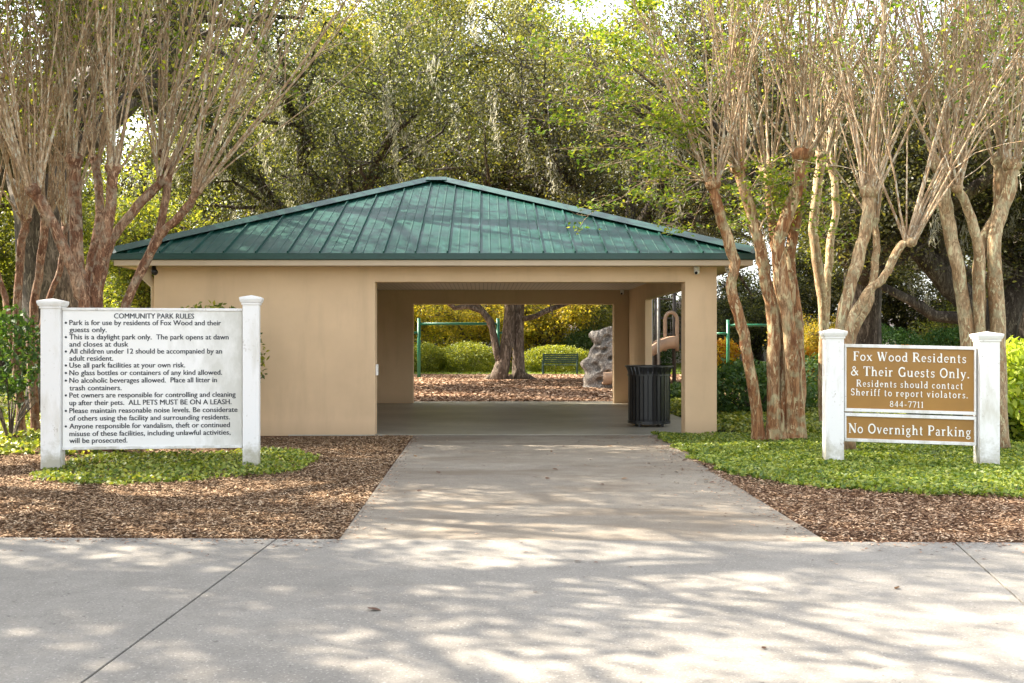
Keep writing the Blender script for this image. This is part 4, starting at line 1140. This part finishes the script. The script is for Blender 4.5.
scatter('grass', 'sunlit grass beyond the slim myrtles on the left', [(-8,24),(-14,50),(-34,60),(-22,22)], 60000, .13, 'grass_blade', 306, (.01,.08), 'grass', up=.2, aspect=.2)
scatter('grass', 'sunlit grass around the clipped hedges', [(-14,47),(16,47),(30,75),(-30,75)], 70000, .15, 'grass_blade', 307, (.01,.08), 'grass', up=.2, aspect=.2)
scatter('mulch_chips', 'shredded bark mulch in the bed left of the driveway', [(-8.5,7.3),(-1.03,7.1),(-1.08,15.2),(-8.5,14)], 180000, .041, 'chip', 310, (.006,.035), 'mulch', up=.75, aspect=.28, edge=.02)
scatter('mulch_chips', 'shredded bark mulch on the strip right of the driveway', [(2.44,7.05),(9,6.9),(9,9.6),(4.2,9.9),(2.9,10.8),(2.5,12.4)], 70000, .042, 'chip', 311, (.006,.035), 'mulch', up=.75, aspect=.28, edge=.02)
scatter('mulch_chips', 'leafy mulch on the playground behind the pavilion', [(-5,24.4),(9,24.4),(12,47),(-8,47)], 60000, .12, 'chip', 312, (.006,.04), 'mulch', up=.7, aspect=.4, edge=.1)
scatter('leaf_litter', 'loose mulch crumbs and dry leaf bits strewn over the concrete edges', [(-9,6.2),(9,6.0),(9,6.85),(2.5,7.0),(2.7,15.2),(-1.05,15.2),(-1.0,7.05),(-9,7.25)], 90000, .03, 'chip', 320, (.019,.027), 'litter', up=.85, aspect=.45, edge=.0,
        dens=lambda q: np.clip(np.exp(-np.abs(q[:,1]-(7.06-.026*q[:,0]))*9)*((q[:,0]<-1)|(q[:,0]>2.45)) + np.exp(-np.abs(q[:,0]-2.62)*5)*(q[:,1]>7)*.8 + np.exp(-np.abs(q[:,0]+1.05)*14)*(q[:,1]>7) + .0025 + .012*(q[:,1]>12.5), 0, 1))
# dead leaves on the concrete
LZ = .02
lrng = np.random.default_rng(77)
def dead_leaf(x_, y_, s_, label, z=.02):
    mb = MB(); n = 6; V = [(0,-.5,.0)]
    for i in range(1, n): t_ = i/n; w = .3*math.sin(math.pi*t_)**.8; V += [(-w, -.5+t_, .12*w*2), (0, -.5+t_, .0+.05*math.sin(3*t_)), (w, -.5+t_, .12*w*2)]
    V.append((0,.5,.08)); fs = [(0,2,1),(0,3,2)]
    for i in range(n-2):
        a = 1+3*i; fs += [(a,a+1,a+4,a+3),(a+1,a+2,a+5,a+4)]
    a = 1+3*(n-2); fs += [(a,a+1,a+3),(a+1,a+2,a+3)]
    o = mb.add(np.array(V)*s_, fs).build('fallen_leaf', M['dead_leaf'])
    o.location = (x_, y_, z+.004); o.rotation_euler = (lrng.uniform(-.25,.25), lrng.uniform(-.25,.25), lrng.uniform(0,6.28))
    at_ = o.data.attributes.new('rnd', 'FLOAT', 'FACE'); at_.data.foreach_set('value', np.full(len(fs), lrng.uniform(0,1), np.float32))
    return tag(o, label, 'leaf', 'dead leaves on the concrete')
for px, py, s_, lab in [(374,614,.075,'large brown dead leaf lying on a sunny spot of the road'),(578,565,.05,'curled brown leaf in the middle of the road, nearer the driveway'),
    (596,566,.03,'tiny leaf just right of the curled brown leaf on the road'),(276,549,.045,'brown leaf at the far end of the left road joint'),(897,592,.05,'dark leaf on the road right of the driveway'),
    (764,653,.035,'small dark leaf on the lower right of the road'),(535,596,.035,'pale brown leaf left of the middle of the road'),(14,605,.03,'dark leaf near the left edge of the road'),(636,520,.04,'dark leaf on the driveway nearer its right side')]:
    x_, y_ = gp(px, py); dead_leaf(x_, y_, s_, lab)
for i in range(46):
    y_ = lrng.uniform(9, 15.2); x_ = lrng.uniform(-.9, 2.5)**1.0 if lrng.random() < .4 else 2.5 - abs(lrng.normal(0,.7))
    if x_ < -.95: continue
    dead_leaf(x_, y_, lrng.uniform(.04,.075), 'small dry leaf on the driveway in front of the pavilion')
